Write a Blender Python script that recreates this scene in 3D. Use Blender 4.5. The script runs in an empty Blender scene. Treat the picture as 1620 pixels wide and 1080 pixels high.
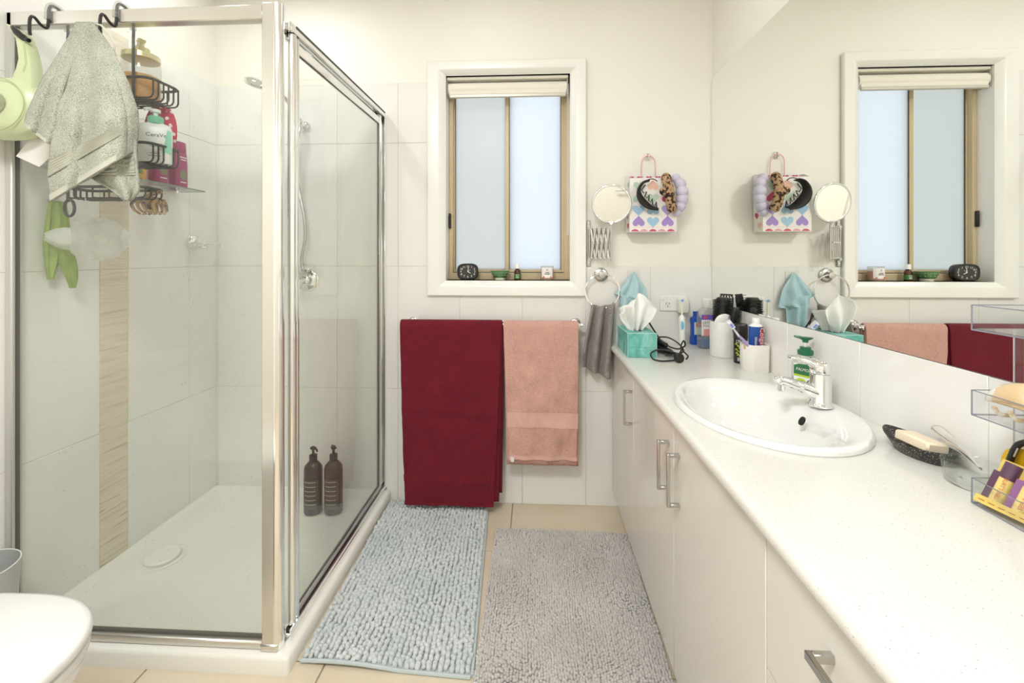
import bpy, bmesh, math, random
import numpy as np
from mathutils import Vector, Matrix, noise as mnoise

random.seed(7); rng = np.random.default_rng(7)
scn = bpy.context.scene
COL = scn.collection
PI = math.pi

# ------------------------------------------------------------------ camera
FPX, CAMH = 690.0, 1.25
YAW = math.atan(35 / FPX)
cd = bpy.data.cameras.new('camera'); cam = bpy.data.objects.new('camera', cd); COL.objects.link(cam)
cd.sensor_width = 36; cd.lens = FPX / 1620 * 36; cd.clip_start = 0.02
cd.shift_y = -135 / 1620
cam.location = (0, 0, CAMH); cam.rotation_euler = (PI / 2, 0, YAW)
scn.camera = cam

# ------------------------------------------------------------------ world, exposure, lamp powers
w = bpy.data.worlds.new('world'); scn.world = w; w.use_nodes = True
w.node_tree.nodes['Background'].inputs[0].default_value = (0.90, 0.955, 1.0, 1)
w.node_tree.nodes['Background'].inputs[1].default_value = 0.70
scn.view_settings.view_transform = 'Standard'; scn.view_settings.look = 'None'
scn.view_settings.gamma = 1; scn.view_settings.use_curve_mapping = False
scn.view_settings.exposure = 1.0
scn.cycles.transparent_max_bounces = 24
ADDED_OYSTER_W, ADDED_DOWNLIGHT_W, ADDED_SHOWER_W = 28.0, 12.0, 55.0      # radiance of the added lamps' diffusers
LAMP_COL = (0.945, 0.972, 1.0)

# ------------------------------------------------------------------ constants
XL, XR, YD, YF, ZC = -1.666, 0.882, 2.208, -1.25, 2.62
TS = 0.006                                   # tile thickness: tile faces at -1.66 / .876 / 2.202
D = 2.202
WT = 0.82                                    # worktop height

def ray(px, py):
    f = Vector((-math.sin(YAW), math.cos(YAW), 0)); r = Vector((math.cos(YAW), math.sin(YAW), 0))
    return f + r * (px - 810) / FPX + Vector((0, 0, 1)) * (405 - py) / FPX
def at(px, py, y=None, x=None, z=None):
    """a point of the place on a known plane, measured on the photograph"""
    d = ray(px, py); c = Vector((0, 0, CAMH))
    if y is not None: t = y / d.y
    elif x is not None: t = x / d.x
    else: t = (z - CAMH) / d.z
    return c + d * t

# ------------------------------------------------------------------ materials
def lin(h):
    h = h.lstrip('#'); o = []
    for i in (0, 2, 4):
        c = int(h[i:i + 2], 16) / 255
        o.append(c / 12.92 if c <= .04045 else ((c + .055) / 1.055) ** 2.4)
    return (*o, 1)
MATS = {}
def new_mat(name):
    m = bpy.data.materials.new(name); m.use_nodes = True
    nt = m.node_tree; return m, nt, nt.nodes['Principled BSDF']
def mat(name, col, rough=.5, metal=0, bump=None, vary=None, **kw):
    """bump=(scale,strength,dist)  vary=(scale,colour2,lo,hi)"""
    if name in MATS: return MATS[name]
    m, nt, b = new_mat(name)
    c = lin(col) if isinstance(col, str) else (*col, 1)
    b.inputs['Base Color'].default_value = c
    b.inputs['Roughness'].default_value = rough; b.inputs['Metallic'].default_value = metal
    for k, v in kw.items():
        b.inputs[k.replace('_', ' ')].default_value = v
    L = nt.links.new
    tc = nt.nodes.new('ShaderNodeTexCoord')
    if vary:
        n = nt.nodes.new('ShaderNodeTexNoise'); n.inputs['Scale'].default_value = vary[0]; n.inputs['Detail'].default_value = 4
        L(tc.outputs['Object'], n.inputs['Vector'])
        r = nt.nodes.new('ShaderNodeValToRGB')
        r.color_ramp.elements[0].position = vary[2]; r.color_ramp.elements[1].position = vary[3]
        r.color_ramp.elements[0].color = c; r.color_ramp.elements[1].color = lin(vary[1])
        L(n.outputs['Fac'], r.inputs['Fac']); L(r.outputs['Color'], b.inputs['Base Color'])
    if bump:
        n = nt.nodes.new('ShaderNodeTexNoise'); n.inputs['Scale'].default_value = bump[0]; n.inputs['Detail'].default_value = 3
        L(tc.outputs['Object'], n.inputs['Vector'])
        bp = nt.nodes.new('ShaderNodeBump'); bp.inputs['Strength'].default_value = bump[1]; bp.inputs['Distance'].default_value = bump[2]
        L(n.outputs['Fac'], bp.inputs['Height']); L(bp.outputs['Normal'], b.inputs['Normal'])
    MATS[name] = m; return m
def terry(name, col, dark, scale=420):
    if name in MATS: return MATS[name]
    m, nt, b = new_mat(name); L = nt.links.new
    b.inputs['Roughness'].default_value = .95
    b.inputs['Sheen Weight'].default_value = .04
    tc = nt.nodes.new('ShaderNodeTexCoord')
    v = nt.nodes.new('ShaderNodeTexNoise'); v.inputs['Scale'].default_value = scale; v.inputs['Detail'].default_value = 2
    big = nt.nodes.new('ShaderNodeTexNoise'); big.inputs['Scale'].default_value = 14; big.inputs['Detail'].default_value = 3
    L(tc.outputs['Object'], v.inputs['Vector']); L(tc.outputs['Object'], big.inputs['Vector'])
    add = nt.nodes.new('ShaderNodeMath'); add.operation = 'MULTIPLY_ADD'; add.inputs[1].default_value = .25
    L(big.outputs['Fac'], add.inputs[0]); L(v.outputs['Fac'], add.inputs[2])
    r = nt.nodes.new('ShaderNodeValToRGB')
    r.color_ramp.elements[0].position = .38; r.color_ramp.elements[1].position = .72
    r.color_ramp.elements[0].color = lin(dark); r.color_ramp.elements[1].color = lin(col)
    L(add.outputs[0], r.inputs['Fac']); L(r.outputs['Color'], b.inputs['Base Color'])
    bp = nt.nodes.new('ShaderNodeBump'); bp.inputs['Strength'].default_value = .75; bp.inputs['Distance'].default_value = .004
    L(v.outputs['Fac'], bp.inputs['Height']); L(bp.outputs['Normal'], b.inputs['Normal'])
    MATS[name] = m; return m
def emit(name, col, s):
    m, nt, b = new_mat(name)
    b.inputs['Base Color'].default_value = (.9, .9, .9, 1)
    b.inputs['Emission Color'].default_value = (*col, 1); b.inputs['Emission Strength'].default_value = s
    MATS[name] = m; return m
def thin_glass(name, tint, haze=0.0, hazecol=(.8, .82, .78), spots=0.0, refl=1.0):
    """clear sheet: transparent, Schlick reflection and a film of dried water"""
    m, nt, b = new_mat(name); L = nt.links.new
    nt.nodes.remove(b); out = nt.nodes['Material Output']
    tr = nt.nodes.new('ShaderNodeBsdfTransparent'); tr.inputs[0].default_value = (*tint, 1)
    gl = nt.nodes.new('ShaderNodeBsdfGlossy'); gl.inputs['Roughness'].default_value = 0.0
    lw = nt.nodes.new('ShaderNodeLayerWeight'); lw.inputs['Blend'].default_value = .5
    p = nt.nodes.new('ShaderNodeMath'); p.operation = 'POWER'; p.inputs[1].default_value = 5; L(lw.outputs['Facing'], p.inputs[0])
    ma = nt.nodes.new('ShaderNodeMath'); ma.operation = 'MULTIPLY_ADD'; ma.inputs[1].default_value = .9 * refl; ma.inputs[2].default_value = .035 * refl
    L(p.outputs[0], ma.inputs[0])
    mx = nt.nodes.new('ShaderNodeMixShader'); L(ma.outputs[0], mx.inputs[0]); L(tr.outputs[0], mx.inputs[1]); L(gl.outputs[0], mx.inputs[2])
    last = mx
    if haze or spots:
        df = nt.nodes.new('ShaderNodeBsdfDiffuse'); df.inputs[0].default_value = (*hazecol, 1)
        tl = nt.nodes.new('ShaderNodeBsdfTranslucent'); tl.inputs[0].default_value = (*hazecol, 1)
        m0 = nt.nodes.new('ShaderNodeMixShader'); m0.inputs[0].default_value = .5; L(df.outputs[0], m0.inputs[1]); L(tl.outputs[0], m0.inputs[2])
        tc = nt.nodes.new('ShaderNodeTexCoord')
        n = nt.nodes.new('ShaderNodeTexNoise'); n.inputs['Scale'].default_value = 5; n.inputs['Detail'].default_value = 6; L(tc.outputs['Object'], n.inputs['Vector'])
        mm = nt.nodes.new('ShaderNodeMath'); mm.operation = 'MULTIPLY'; mm.inputs[1].default_value = haze * 2; L(n.outputs['Fac'], mm.inputs[0])
        fac = mm
        if spots:
            v = nt.nodes.new('ShaderNodeTexVoronoi'); v.inputs['Scale'].default_value = 60; L(tc.outputs['Object'], v.inputs['Vector'])
            lt = nt.nodes.new('ShaderNodeMath'); lt.operation = 'LESS_THAN'; lt.inputs[1].default_value = .12; L(v.outputs['Distance'], lt.inputs[0])
            n2 = nt.nodes.new('ShaderNodeTexNoise'); n2.inputs['Scale'].default_value = 9; L(tc.outputs['Object'], n2.inputs['Vector'])
            g2 = nt.nodes.new('ShaderNodeMath'); g2.operation = 'GREATER_THAN'; g2.inputs[1].default_value = .58; L(n2.outputs['Fac'], g2.inputs[0])
            ml = nt.nodes.new('ShaderNodeMath'); ml.operation = 'MULTIPLY'; L(lt.outputs[0], ml.inputs[0]); L(g2.outputs[0], ml.inputs[1])
            sm = nt.nodes.new('ShaderNodeMath'); sm.operation = 'MULTIPLY_ADD'; sm.inputs[1].default_value = spots; L(ml.outputs[0], sm.inputs[0]); L(mm.outputs[0], sm.inputs[2]); fac = sm
        m2 = nt.nodes.new('ShaderNodeMixShader'); L(fac.outputs[0], m2.inputs[0]); L(mx.outputs[0], m2.inputs[1]); L(m0.outputs[0], m2.inputs[2]); last = m2
    L(last.outputs[0], out.inputs['Surface'])
    MATS[name] = m; return m
def frosted(name, col, gloss=.02):
    m, nt, b = new_mat(name); L = nt.links.new; nt.nodes.remove(b); out = nt.nodes['Material Output']
    t = nt.nodes.new('ShaderNodeBsdfTranslucent'); t.inputs[0].default_value = (*col, 1)
    g = nt.nodes.new('ShaderNodeBsdfGlossy'); g.inputs['Roughness'].default_value = .3
    mx = nt.nodes.new('ShaderNodeMixShader'); mx.inputs[0].default_value = gloss
    L(t.outputs[0], mx.inputs[1]); L(g.outputs[0], mx.inputs[2]); L(mx.outputs[0], out.inputs['Surface'])
    MATS[name] = m; return m
def ramp_mat(name, scale, stops, rough=.5, stretch=(1, 1, 1), detail=4, bump=0, kind='noise', coat=0, distortion=0):
    m, nt, b = new_mat(name); L = nt.links.new
    tc = nt.nodes.new('ShaderNodeTexCoord'); mp = nt.nodes.new('ShaderNodeMapping'); mp.inputs['Scale'].default_value = stretch
    L(tc.outputs['Object'], mp.inputs['Vector'])
    if kind == 'noise':
        n = nt.nodes.new('ShaderNodeTexNoise'); n.inputs['Detail'].default_value = detail; n.inputs['Distortion'].default_value = distortion; o = n.outputs['Fac']
    else:
        n = nt.nodes.new('ShaderNodeTexVoronoi'); o = n.outputs['Distance']
    n.inputs['Scale'].default_value = scale; L(mp.outputs['Vector'], n.inputs['Vector'])
    r = nt.nodes.new('ShaderNodeValToRGB'); cr = r.color_ramp
    while len(cr.elements) < len(stops): cr.elements.new(.5)
    for e, (p, c) in zip(cr.elements, stops): e.position = p; e.color = lin(c)
    L(o, r.inputs['Fac']); L(r.outputs['Color'], b.inputs['Base Color'])
    b.inputs['Roughness'].default_value = rough; b.inputs['Coat Weight'].default_value = coat
    if bump:
        bp = nt.nodes.new('ShaderNodeBump'); bp.inputs['Strength'].default_value = bump; bp.inputs['Distance'].default_value = .003
        L(o, bp.inputs['Height']); L(bp.outputs['Normal'], b.inputs['Normal'])
    MATS[name] = m; return m

PAINT = mat('paint', '#f4f0e6', .55, bump=(60, .03, .002))
CEIL = mat('ceiling_paint', '#f3f0e8', .7)
GROUT = mat('grout', '#d8d2c6', .8)
GROUT_F = mat('floor_grout', '#b3a58c', .85)
TILE = mat('white_tile', '#f1efea', .2, vary=(2.0, '#eeebe5', .35, .65))
FTILE = mat('floor_tile', '#ddcfb9', .3, vary=(3.5, '#d5c5ab', .3, .7))
TRAV = ramp_mat('travertine', 10, [(.25, '#cbbda3'), (.42, '#ddd1ba'), (.55, '#e5dbc8'), (.66, '#d4c6ac'), (.7, '#a8967a'), (.74, '#ddd1ba')], .4, (1, .35, 7), 6, .15, distortion=.6)
TRIM = mat('gloss_trim', '#f5f3ec', .25)
BEIGE = mat('beige_aluminium', '#cdb995', .35, vary=(3, '#c7b28d', .4, .6))
CHROME = mat('chrome', (.86, .86, .86), .06, 1)
SATIN = mat('satin_chrome', (.55, .54, .52), .25, 1)
ALU = mat('bright_anodised', (.88, .88, .87), .12, 1)
ALUF = mat('anodised_face', '#d9d6cf', .25, .8)
WHITEP = mat('white_plastic', '#f0efea', .3)
CERAMIC = mat('ceramic', '#ecebe7', .06, Coat_Weight=.4)
ACRYL = mat('white_acrylic', '#eeebe2', .2)
CABI = mat('gloss_cabinet', '#ded9d0', .09)
CARC = mat('cabinet_body', '#e2ddd3', .4)
BLACKP = mat('black_plastic', '#1c1b1a', .35)
BLACKW = mat('black_wire', '#2a2725', .45)
SEAL_GAP = mat('dark_seal_gap', '#5a564d', .6)  # for seals, and for dark strips standing in gaps
def mirror_mat():
    m, nt, b = new_mat('mirror_glass'); b.inputs['Base Color'].default_value = (.93, .94, .91, 1)
    b.inputs['Metallic'].default_value = 1; b.inputs['Roughness'].default_value = 0; MATS['mirror_glass'] = m; return m
MIRROR = mirror_mat()
SCREEN = thin_glass('shower_glass', (.975, .985, .97), .045, (.86, .87, .82), .22)
CLEAR = thin_glass('clear_acrylic', (.975, .98, .985), .012, (.9, .9, .9))
EDGEC = mat('acrylic_edge', '#8f93a0', .15, Alpha=.75)
GLASSG = thin_glass('greenish_glass', (.97, .98, .972), .008, (.85, .88, .85))
LIQ = thin_glass('clear_plastic_bottle', (.93, .94, .93), .16, (.88, .87, .84))

# ------------------------------------------------------------------ mesh builder
class MB:
    def __init__(s): s.v = []; s.f = []; s.M = Matrix.Identity(4)
    def add(s, vs, fs):
        k = len(s.v); M = s.M
        s.v += [tuple(M @ Vector(p)) for p in vs]; s.f += [tuple(i + k for i in q) for q in fs]; return s
    def box(s, x0, x1, y0, y1, z0, z1, b=0):
        if b <= 0:
            vs = [(x, y, z) for z in (z0, z1) for y in (y0, y1) for x in (x0, x1)]
            return s.add(vs, [(0, 2, 3, 1), (4, 5, 7, 6), (0, 1, 5, 4), (2, 6, 7, 3), (0, 4, 6, 2), (1, 3, 7, 5)])
        bm = bmesh.new(); bmesh.ops.create_cube(bm, size=1)
        for v in bm.verts:
            v.co = Vector(((x0 + x1) / 2 + v.co.x * (x1 - x0), (y0 + y1) / 2 + v.co.y * (y1 - y0), (z0 + z1) / 2 + v.co.z * (z1 - z0)))
        bmesh.ops.bevel(bm, geom=bm.edges[:], offset=min(b, .49 * min(x1 - x0, y1 - y0, z1 - z0)), segments=3 if b > .004 else 1, affect='EDGES', profile=.5)
        bm.verts.index_update()
        s.add([v.co[:] for v in bm.verts], [[v.index for v in f.verts] for f in bm.faces]); bm.free(); return s
    def ring_stack(s, rings, cap0=True, cap1=True, closed=True):
        n = len(rings[0]); vs = [p for r in rings for p in r]; fs = []
        for i in range(len(rings) - 1):
            for j in range(n if closed else n - 1):
                a = i * n + j; b = i * n + (j + 1) % n
                fs.append((a, b, b + n, a + n))
        if cap0: fs.append(tuple(reversed(range(n))))
        if cap1: fs.append(tuple(range((len(rings) - 1) * n, len(rings) * n)))
        return s.add(vs, fs)
    def lathe(s, prof, c=(0, 0, 0), n=24, sx=1, sy=1, cap0=True, cap1=True, axis='z'):
        rings = []
        for r, z in prof:
            R = []
            for k in range(n):
                a = 2 * PI * k / n; p = (r * math.cos(a) * sx, r * math.sin(a) * sy, z)
                if axis == 'x': p = (p[2], p[0], p[1])
                elif axis == 'y': p = (p[0], -p[2], p[1])      # grows towards -y
                R.append((c[0] + p[0], c[1] + p[1], c[2] + p[2]))
            rings.append(R)
        return s.ring_stack(rings, cap0, cap1)
    def tube(s, pts, r, n=8, closed=False, flat=None):
        pts = [Vector(p) for p in pts]; m = len(pts); rings = []
        up = Vector((0, 0, 1)); prevN = None
        for i, p in enumerate(pts):
            if closed: t = pts[(i + 1) % m] - pts[i - 1]
            else: t = pts[min(i + 1, m - 1)] - pts[max(i - 1, 0)]
            t.normalize()
            if prevN is None:
                a = up if abs(t.z) < .9 else Vector((1, 0, 0)); N = (a - t * a.dot(t)).normalized()
            else: N = (prevN - t * prevN.dot(t)); N = N.normalized() if N.length > 1e-6 else prevN
            prevN = N; B = t.cross(N); rr = r[i] if isinstance(r, (list, tuple)) else r
            rings.append([tuple(p + N * rr * math.cos(2 * PI * k / n) + B * rr * (flat or 1) * math.sin(2 * PI * k / n)) for k in range(n)])
        if closed: rings.append(rings[0]); return s.ring_stack(rings, False, False)
        return s.ring_stack(rings)
    def cyl(s, a, b, r, r2=None, n=16): return s.tube([a, b], [r, r if r2 is None else r2], n)
    def ell(s, c, rx, ry, rz, nu=16, nv=10):
        rings = []
        for i in range(1, nv):
            t = PI * i / nv
            rings.append([(c[0] + rx * math.sin(t) * math.cos(2 * PI * k / nu), c[1] + ry * math.sin(t) * math.sin(2 * PI * k / nu), c[2] - rz * math.cos(t)) for k in range(nu)])
        k0 = len(s.v); s.ring_stack(rings, False, False)
        s.add([(c[0], c[1], c[2] - rz), (c[0], c[1], c[2] + rz)], [])
        b0 = len(s.v) - 2
        for k in range(nu):
            s.f.append((k0 + (k + 1) % nu, k0 + k, b0)); e = k0 + (nv - 2) * nu; s.f.append((e + k, e + (k + 1) % nu, b0 + 1))
        return s
    def prism(s, poly, o, ux, uy, h):
        """polygon (2d) in the plane o + a*ux + b*uy, extruded by the vector h"""
        o, ux, uy, h = map(Vector, (o, ux, uy, h)); n = len(poly)
        A = [tuple(o + ux * a + uy * b) for a, b in poly]; B = [tuple(Vector(p) + h) for p in A]
        return s.ring_stack([A, B])
    def surf(s, fn, nu, nv, cu=False):
        vs = [tuple(fn(i / nu, j / nv)) for j in range(nv + 1) for i in range(nu if cu else nu + 1)]
        m = nu if cu else nu + 1; fs = []
        for j in range(nv):
            for i in range(nu):
                a = j * m + i; b = j * m + (i + 1) % m; fs.append((a, b, b + m, a + m))
        return s.add(vs, fs)
    def build(s, name, material, parent=None, base=None, solid=0, sub=0, smooth=True, angle=40, offset=0):
        if parent is not None: ox, oy, oz = (0, 0, 0) if parent.get('_local') else parent['_w']
        else: ox, oy, oz = base or (0, 0, 0)
        me = bpy.data.meshes.new(name)
        me.from_pydata([(x - ox, y - oy, z - oz) for x, y, z in s.v], [], s.f)
        bm = bmesh.new(); bm.from_mesh(me); bmesh.ops.recalc_face_normals(bm, faces=bm.faces[:]); bm.to_mesh(me); bm.free()
        if smooth:
            me.polygons.foreach_set('use_smooth', [True] * len(me.polygons)); me.set_sharp_from_angle(angle=math.radians(angle))
        me.materials.append(material)
        o = bpy.data.objects.new(name, me); COL.objects.link(o)
        if parent is not None:
            o.parent = parent; o['_w'] = parent['_w']
            if parent.get('_local'): o['_local'] = 1
        else: o.location = (ox, oy, oz); o['_w'] = (ox, oy, oz)
        if solid:
            m = o.modifiers.new('thickness', 'SOLIDIFY'); m.thickness = solid; m.offset = offset
        if sub:
            m = o.modifiers.new('smooth', 'SUBSURF'); m.levels = sub; m.render_levels = sub
        return o
def thing(name, label, cat, loc, group=None, rz=None, rot=None):
    """Empty at the base of a thing; parts are given in world coordinates, or in its own if it is rotated"""
    o = bpy.data.objects.new(name, None); COL.objects.link(o); o.location = loc
    o.empty_display_size = .03
    o['label'] = label; o['category'] = cat
    if group: o['group'] = group
    o['_w'] = tuple(loc)
    if rz is not None or rot is not None:
        o['_local'] = 1; o.rotation_euler = rot or (0, 0, rz)
    return o
def tag(o, label, cat, group=None, kind=None):
    o['label'] = label; o['category'] = cat
    if group: o['group'] = group
    if kind: o['kind'] = kind
    return o
def struct(o, label, cat):
    o['kind'] = 'structure'; o['label'] = label; o['category'] = cat; return o
def text(body, size, material, parent, o, ux, uy, name='lettering', wrap=None, sx=1, thick=.0004):
    """flat print: the letters as a thin mesh centred on o in the plane ux, uy.  wrap=(cx,cy,r): wound round an upright cylinder"""
    c = bpy.data.curves.new(name, 'FONT'); c.body = body; c.size = size; c.align_x = 'CENTER'; c.align_y = 'CENTER'; c.resolution_u = 2
    t = bpy.data.objects.new('tmp', c); COL.objects.link(t)
    me = bpy.data.meshes.new_from_object(t.evaluated_get(bpy.context.evaluated_depsgraph_get()))
    bpy.data.objects.remove(t)
    o = Vector(o); ux = Vector(ux).normalized(); uy = Vector(uy).normalized(); nz = ux.cross(uy)
    w0 = Vector((0, 0, 0)) if parent.get('_local') else Vector(parent['_w'])
    for v in me.vertices:
        p = o + ux * v.co.x * sx + uy * v.co.y + nz * thick
        if wrap:
            cx, cy, r = wrap; a0 = math.atan2(o.y - cy, o.x - cx); d = (p - o).dot(ux) / r
            p = Vector((cx + (r + thick) * math.cos(a0 + d), cy + (r + thick) * math.sin(a0 + d), p.z))
        v.co = p - w0
    me.materials.clear(); me.materials.append(material); me.name = name
    ob = bpy.data.objects.new(name, me); COL.objects.link(ob); ob.parent = parent; ob['_w'] = parent['_w']
    if parent.get('_local'): ob['_local'] = 1
    return ob
def spline(pts, n=8, closed=False):
    pts = [Vector(p) for p in pts]; out = []; m = len(pts)
    for i in range(m if closed else m - 1):
        if closed: a, b, c, d = pts[i - 1], pts[i], pts[(i + 1) % m], pts[(i + 2) % m]
        else: a, b, c, d = pts[max(i - 1, 0)], pts[i], pts[i + 1], pts[min(i + 2, m - 1)]
        for k in range(n):
            t = k / n
            out.append(.5 * ((2 * b) + (c - a) * t + (2 * a - 5 * b + 4 * c - d) * t * t + (3 * b - a - 3 * c + d) * t ** 3))
    if not closed: out.append(pts[-1])
    return out
def ns(x, y, z, s=1.0): return mnoise.noise(Vector((x * s, y * s, z * s)))
def lerp(a, b, t): return a + (b - a) * t
def interp(tab, t):
    for (t0, v0), (t1, v1) in zip(tab, tab[1:]):
        if t <= t1: return lerp(v0, v1, max(0, (t - t0) / (t1 - t0)))
    return tab[-1][1]

# ================================================================== ROOM SHELL
# ---- floor and its tiles
fl = MB().box(XL - .1, XR + .1, YF - .1, YD + .1, -.05, -.004).build('floor', GROUT_F); struct(fl, 'cream tiled bathroom floor', 'floor')
G = .0025; fs_ = .532
xs = [-.1075 + fs_ * k for k in range(-3, 3)]; ys = [1.312 + fs_ * k for k in range(-5, 3)]
for i in range(len(xs) - 1):
    for j in range(len(ys) - 1):
        a, b, c, d = max(xs[i], XL), min(xs[i + 1], XR), max(ys[j], YF), min(ys[j + 1], YD)
        if b - a > .02 and d - c > .02:
            MB().box(a + G, b - G, c + G, d - G, -.004, 0, .001).build('floor_tile', FTILE, fl)
# ---- ceiling
cl = MB().box(XL - .1, XR + .1, YF - .1, YD + .25, ZC, ZC + .05).build('ceiling', CEIL); struct(cl, 'plain white plaster ceiling', 'ceiling')
# ---- wall with the window
WX0, WX1, WZ0, WZ1 = -.45, .181, 1.126, 2.168
wb = MB()
wb.box(XL - .1, WX0, YD, YD + .14, -.05, ZC).box(WX1, XR + .1, YD, YD + .14, -.05, ZC).box(WX0, WX1, YD, YD + .14, -.05, WZ0).box(WX0, WX1, YD, YD + .14, WZ1, ZC)
wall_b = wb.build('wall_back', PAINT, smooth=False); struct(wall_b, 'cream painted and white tiled wall around the window', 'wall')
AX0, AX1, AZ0, AZ1 = -.541, .259, 1.05, 2.234        # outer edge of the architrave
gx = [.259 + .3185 * k for k in range(-7, 3)]; gz = [0, .571, 1.198, 1.829, 2.138]
g = .0012
def tile_rects(a, b, c, d, hole):
    hx0, hx1, hz0, hz1 = hole
    if b <= hx0 or a >= hx1 or d <= hz0 or c >= hz1: return [(a, b, c, d)]
    R = []
    if a < hx0: R.append((a, hx0, c, d))
    if b > hx1: R.append((hx1, b, c, d))
    m0, m1 = max(a, hx0), min(b, hx1)
    if c < hz0: R.append((m0, m1, c, hz0))
    if d > hz1: R.append((m0, m1, hz1, d))
    return R
GROUTB = MB().box(XL, XR, YD - .0045, YD, 0, WZ0 - .03).box(XL, WX0 - .03, YD - .0045, YD, WZ0 - .03, 1.198).box(WX1 + .03, XR, YD - .0045, YD, WZ0 - .03, 1.198).box(XL, WX0 - .02, YD - .0045, YD, 1.198, 2.137).build('grout_bed', GROUT, wall_b)
for i in range(len(gx) - 1):
    for j in range(4):
        a, b = max(gx[i], XL), min(gx[i + 1], XR)
        if b - a < .01 or (j >= 2 and a > WX0): continue
        if j >= 2: b = min(b, WX0 - .02)
        rs = [r for r in tile_rects(a + g, b - g, gz[j] + g, gz[j + 1] - g, (WX0 - .03, WX1 + .03, WZ0 - .03, WZ1 + .03)) if r[1] - r[0] > .01 and r[3] - r[2] > .01]
        if not rs: continue
        m = MB()
        for r in rs: m.box(r[0], r[1], YD - TS, YD - .001, r[2], r[3], .0008)
        m.build('tile', TILE, wall_b)
# ---- wall of the shower side
wl = MB().box(XL - .1, XL, YF - .1, YD + .1, -.05, ZC).build('wall_left', PAINT, smooth=False); struct(wl, 'white tiled wall with a travertine strip in the shower', 'wall')
MB().box(XL, XL + .0045, .5, YD, 0, 2.137).build('grout_bed', GROUT, wl)
gy = [.52, .63, .95, 1.268, 1.587]; gy2 = [1.704, 2.022, YD - TS]
for cols in (gy, gy2):
    for i in range(len(cols) - 1):
        for j in range(4):
            MB().box(XL + .001, XL + TS, cols[i] + g, cols[i + 1] - g, gz[j] + g, gz[j + 1] - g, .0008).build('tile', TILE, wl)
tz = [0.02, .256, .571, .885, 1.198, 1.513, 1.829, 2.138]
for j in range(len(tz) - 1):
    MB().box(XL + .001, XL + TS + .0005, 1.587 + g, 1.704 - g, tz[j] + .0006, tz[j + 1] - .0006, .0008).build('travertine_tile', TRAV, wl)
# ---- wall of the vanity side
wr = MB().box(XR, XR + .1, YF - .1, YD + .1, -.05, ZC).build('wall_right', PAINT, smooth=False); struct(wr, 'wall behind the vanity with a row of white tiles', 'wall')
MB().box(XR - .0045, XR, -.6, YD - TS, WT - .05, 1.018).build('grout_bed', GROUT, wr)
ry = [-.6, -.44, -.107, .226, .558, .888, 1.22, 1.556, 1.88, YD - TS]
for i in range(len(ry) - 1):
    MB().box(XR - TS, XR - .001, ry[i] + g, ry[i + 1] - g, WT - .04, 1.018, .0008).build('tile', TILE, wr)
# ---- wall behind the viewer, with its door
wf = MB().box(XL - .1, XR + .1, YF - .1, YF, -.05, ZC).build('wall_front', PAINT, smooth=False); struct(wf, 'plain cream wall with the bathroom door', 'wall')
DOORM = mat('door_paint', '#e9e5da', .35)
dr = MB().box(-.55, .27, YF, YF + .02, .01, 2.1, .003).build('door_1', DOORM, None, (-.14, YF, 0)); struct(dr, 'white flush bathroom door behind the viewer', 'door')
m = MB()
for a in ((-.64, -.56, 0, 2.19), (.28, .36, 0, 2.19), (-.56, .28, 2.11, 2.19)): m.box(a[0], a[1], YF, YF + .025, a[2], a[3], .003)
m.build('door_frame', TRIM, dr)
MB().cyl((.19, YF + .02, 1.0), (.19, YF + .07, 1.0), .011).cyl((.19, YF + .065, 1.0), (.07, YF + .065, 1.0), .009).build('door_handle', SATIN, dr)

# ---- window: architrave, aluminium frame, two frosted sashes
wn = thing('window_1', 'sliding window with frosted panes and beige frame', 'window', ((WX0 + WX1) / 2, YD, WZ0)); wn['kind'] = 'structure'
prof = [(0, 0), (0, .018), (.004, .022), (.05, .022), (.058, .018), (.08, .004), (.085, -.004), (.085, -.02)]   # (inwards, out from the wall)
def rect_at(t):
    w0 = (WX0 - AX0)
    return None
def archi(side):
    rings = []
    W = {'l': WX0 - AX0, 'r': AX1 - WX1, 'b': WZ0 - AZ0, 't': AZ1 - WZ1}
    for t, h in prof:
        f = t / .085; y = YD - TS - h
        xa, xb, za, zb = AX0 + W['l'] * f, AX1 - W['r'] * f, AZ0 + W['b'] * f, AZ1 - W['t'] * f
        c = {'l': [(xa, y, za), (xa, y, zb)], 'r': [(xb, y, za), (xb, y, zb)], 'b': [(xa, y, za), (xb, y, za)], 't': [(xa, y, zb), (xb, y, zb)]}[side]
        rings.append(c)
    a = [r[0] for r in rings]; b = [r[1] for r in rings]
    return MB().ring_stack([a, b])
for sd in 'lrbt': archi(sd).build('architrave', TRIM, wn)
m = MB(); t_ = .012; yr0, yr1 = YD - TS, YD + .135
m.box(WX0 - t_, WX0 + .0005, yr0, yr1, WZ0 - t_, WZ1 + t_).box(WX1 - .0005, WX1 + t_, yr0, yr1, WZ0 - t_, WZ1 + t_)
m.box(WX0, WX1, yr0, yr1, WZ0 - t_, WZ0).box(WX0, WX1, yr0, yr1, WZ1, WZ1 + t_)
m.build('reveal', TRIM, wn, smooth=False)
fy0, fy1 = 2.285, 2.335
m = MB()
m.box(WX0, WX0 + .022, fy0, fy1, WZ0, WZ1, .002).box(WX1 - .026, WX1, fy0, fy1, WZ0, WZ1, .002)
m.box(WX0, WX1, fy0 - .004, fy1, WZ0, WZ0 + .036, .002).box(WX0, WX1, fy0, fy1, WZ1 - .03, WZ1, .002)
m.build('window_frame', BEIGE, wn)
MB().box(WX0 + .022, WX1 - .026, fy0 + .004, fy1 - .002, WZ0 + .034, WZ0 + .039).build('sash_gap_shade', SEAL_GAP, wn)  # dark strip stands for the shaded gap under the sash
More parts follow.
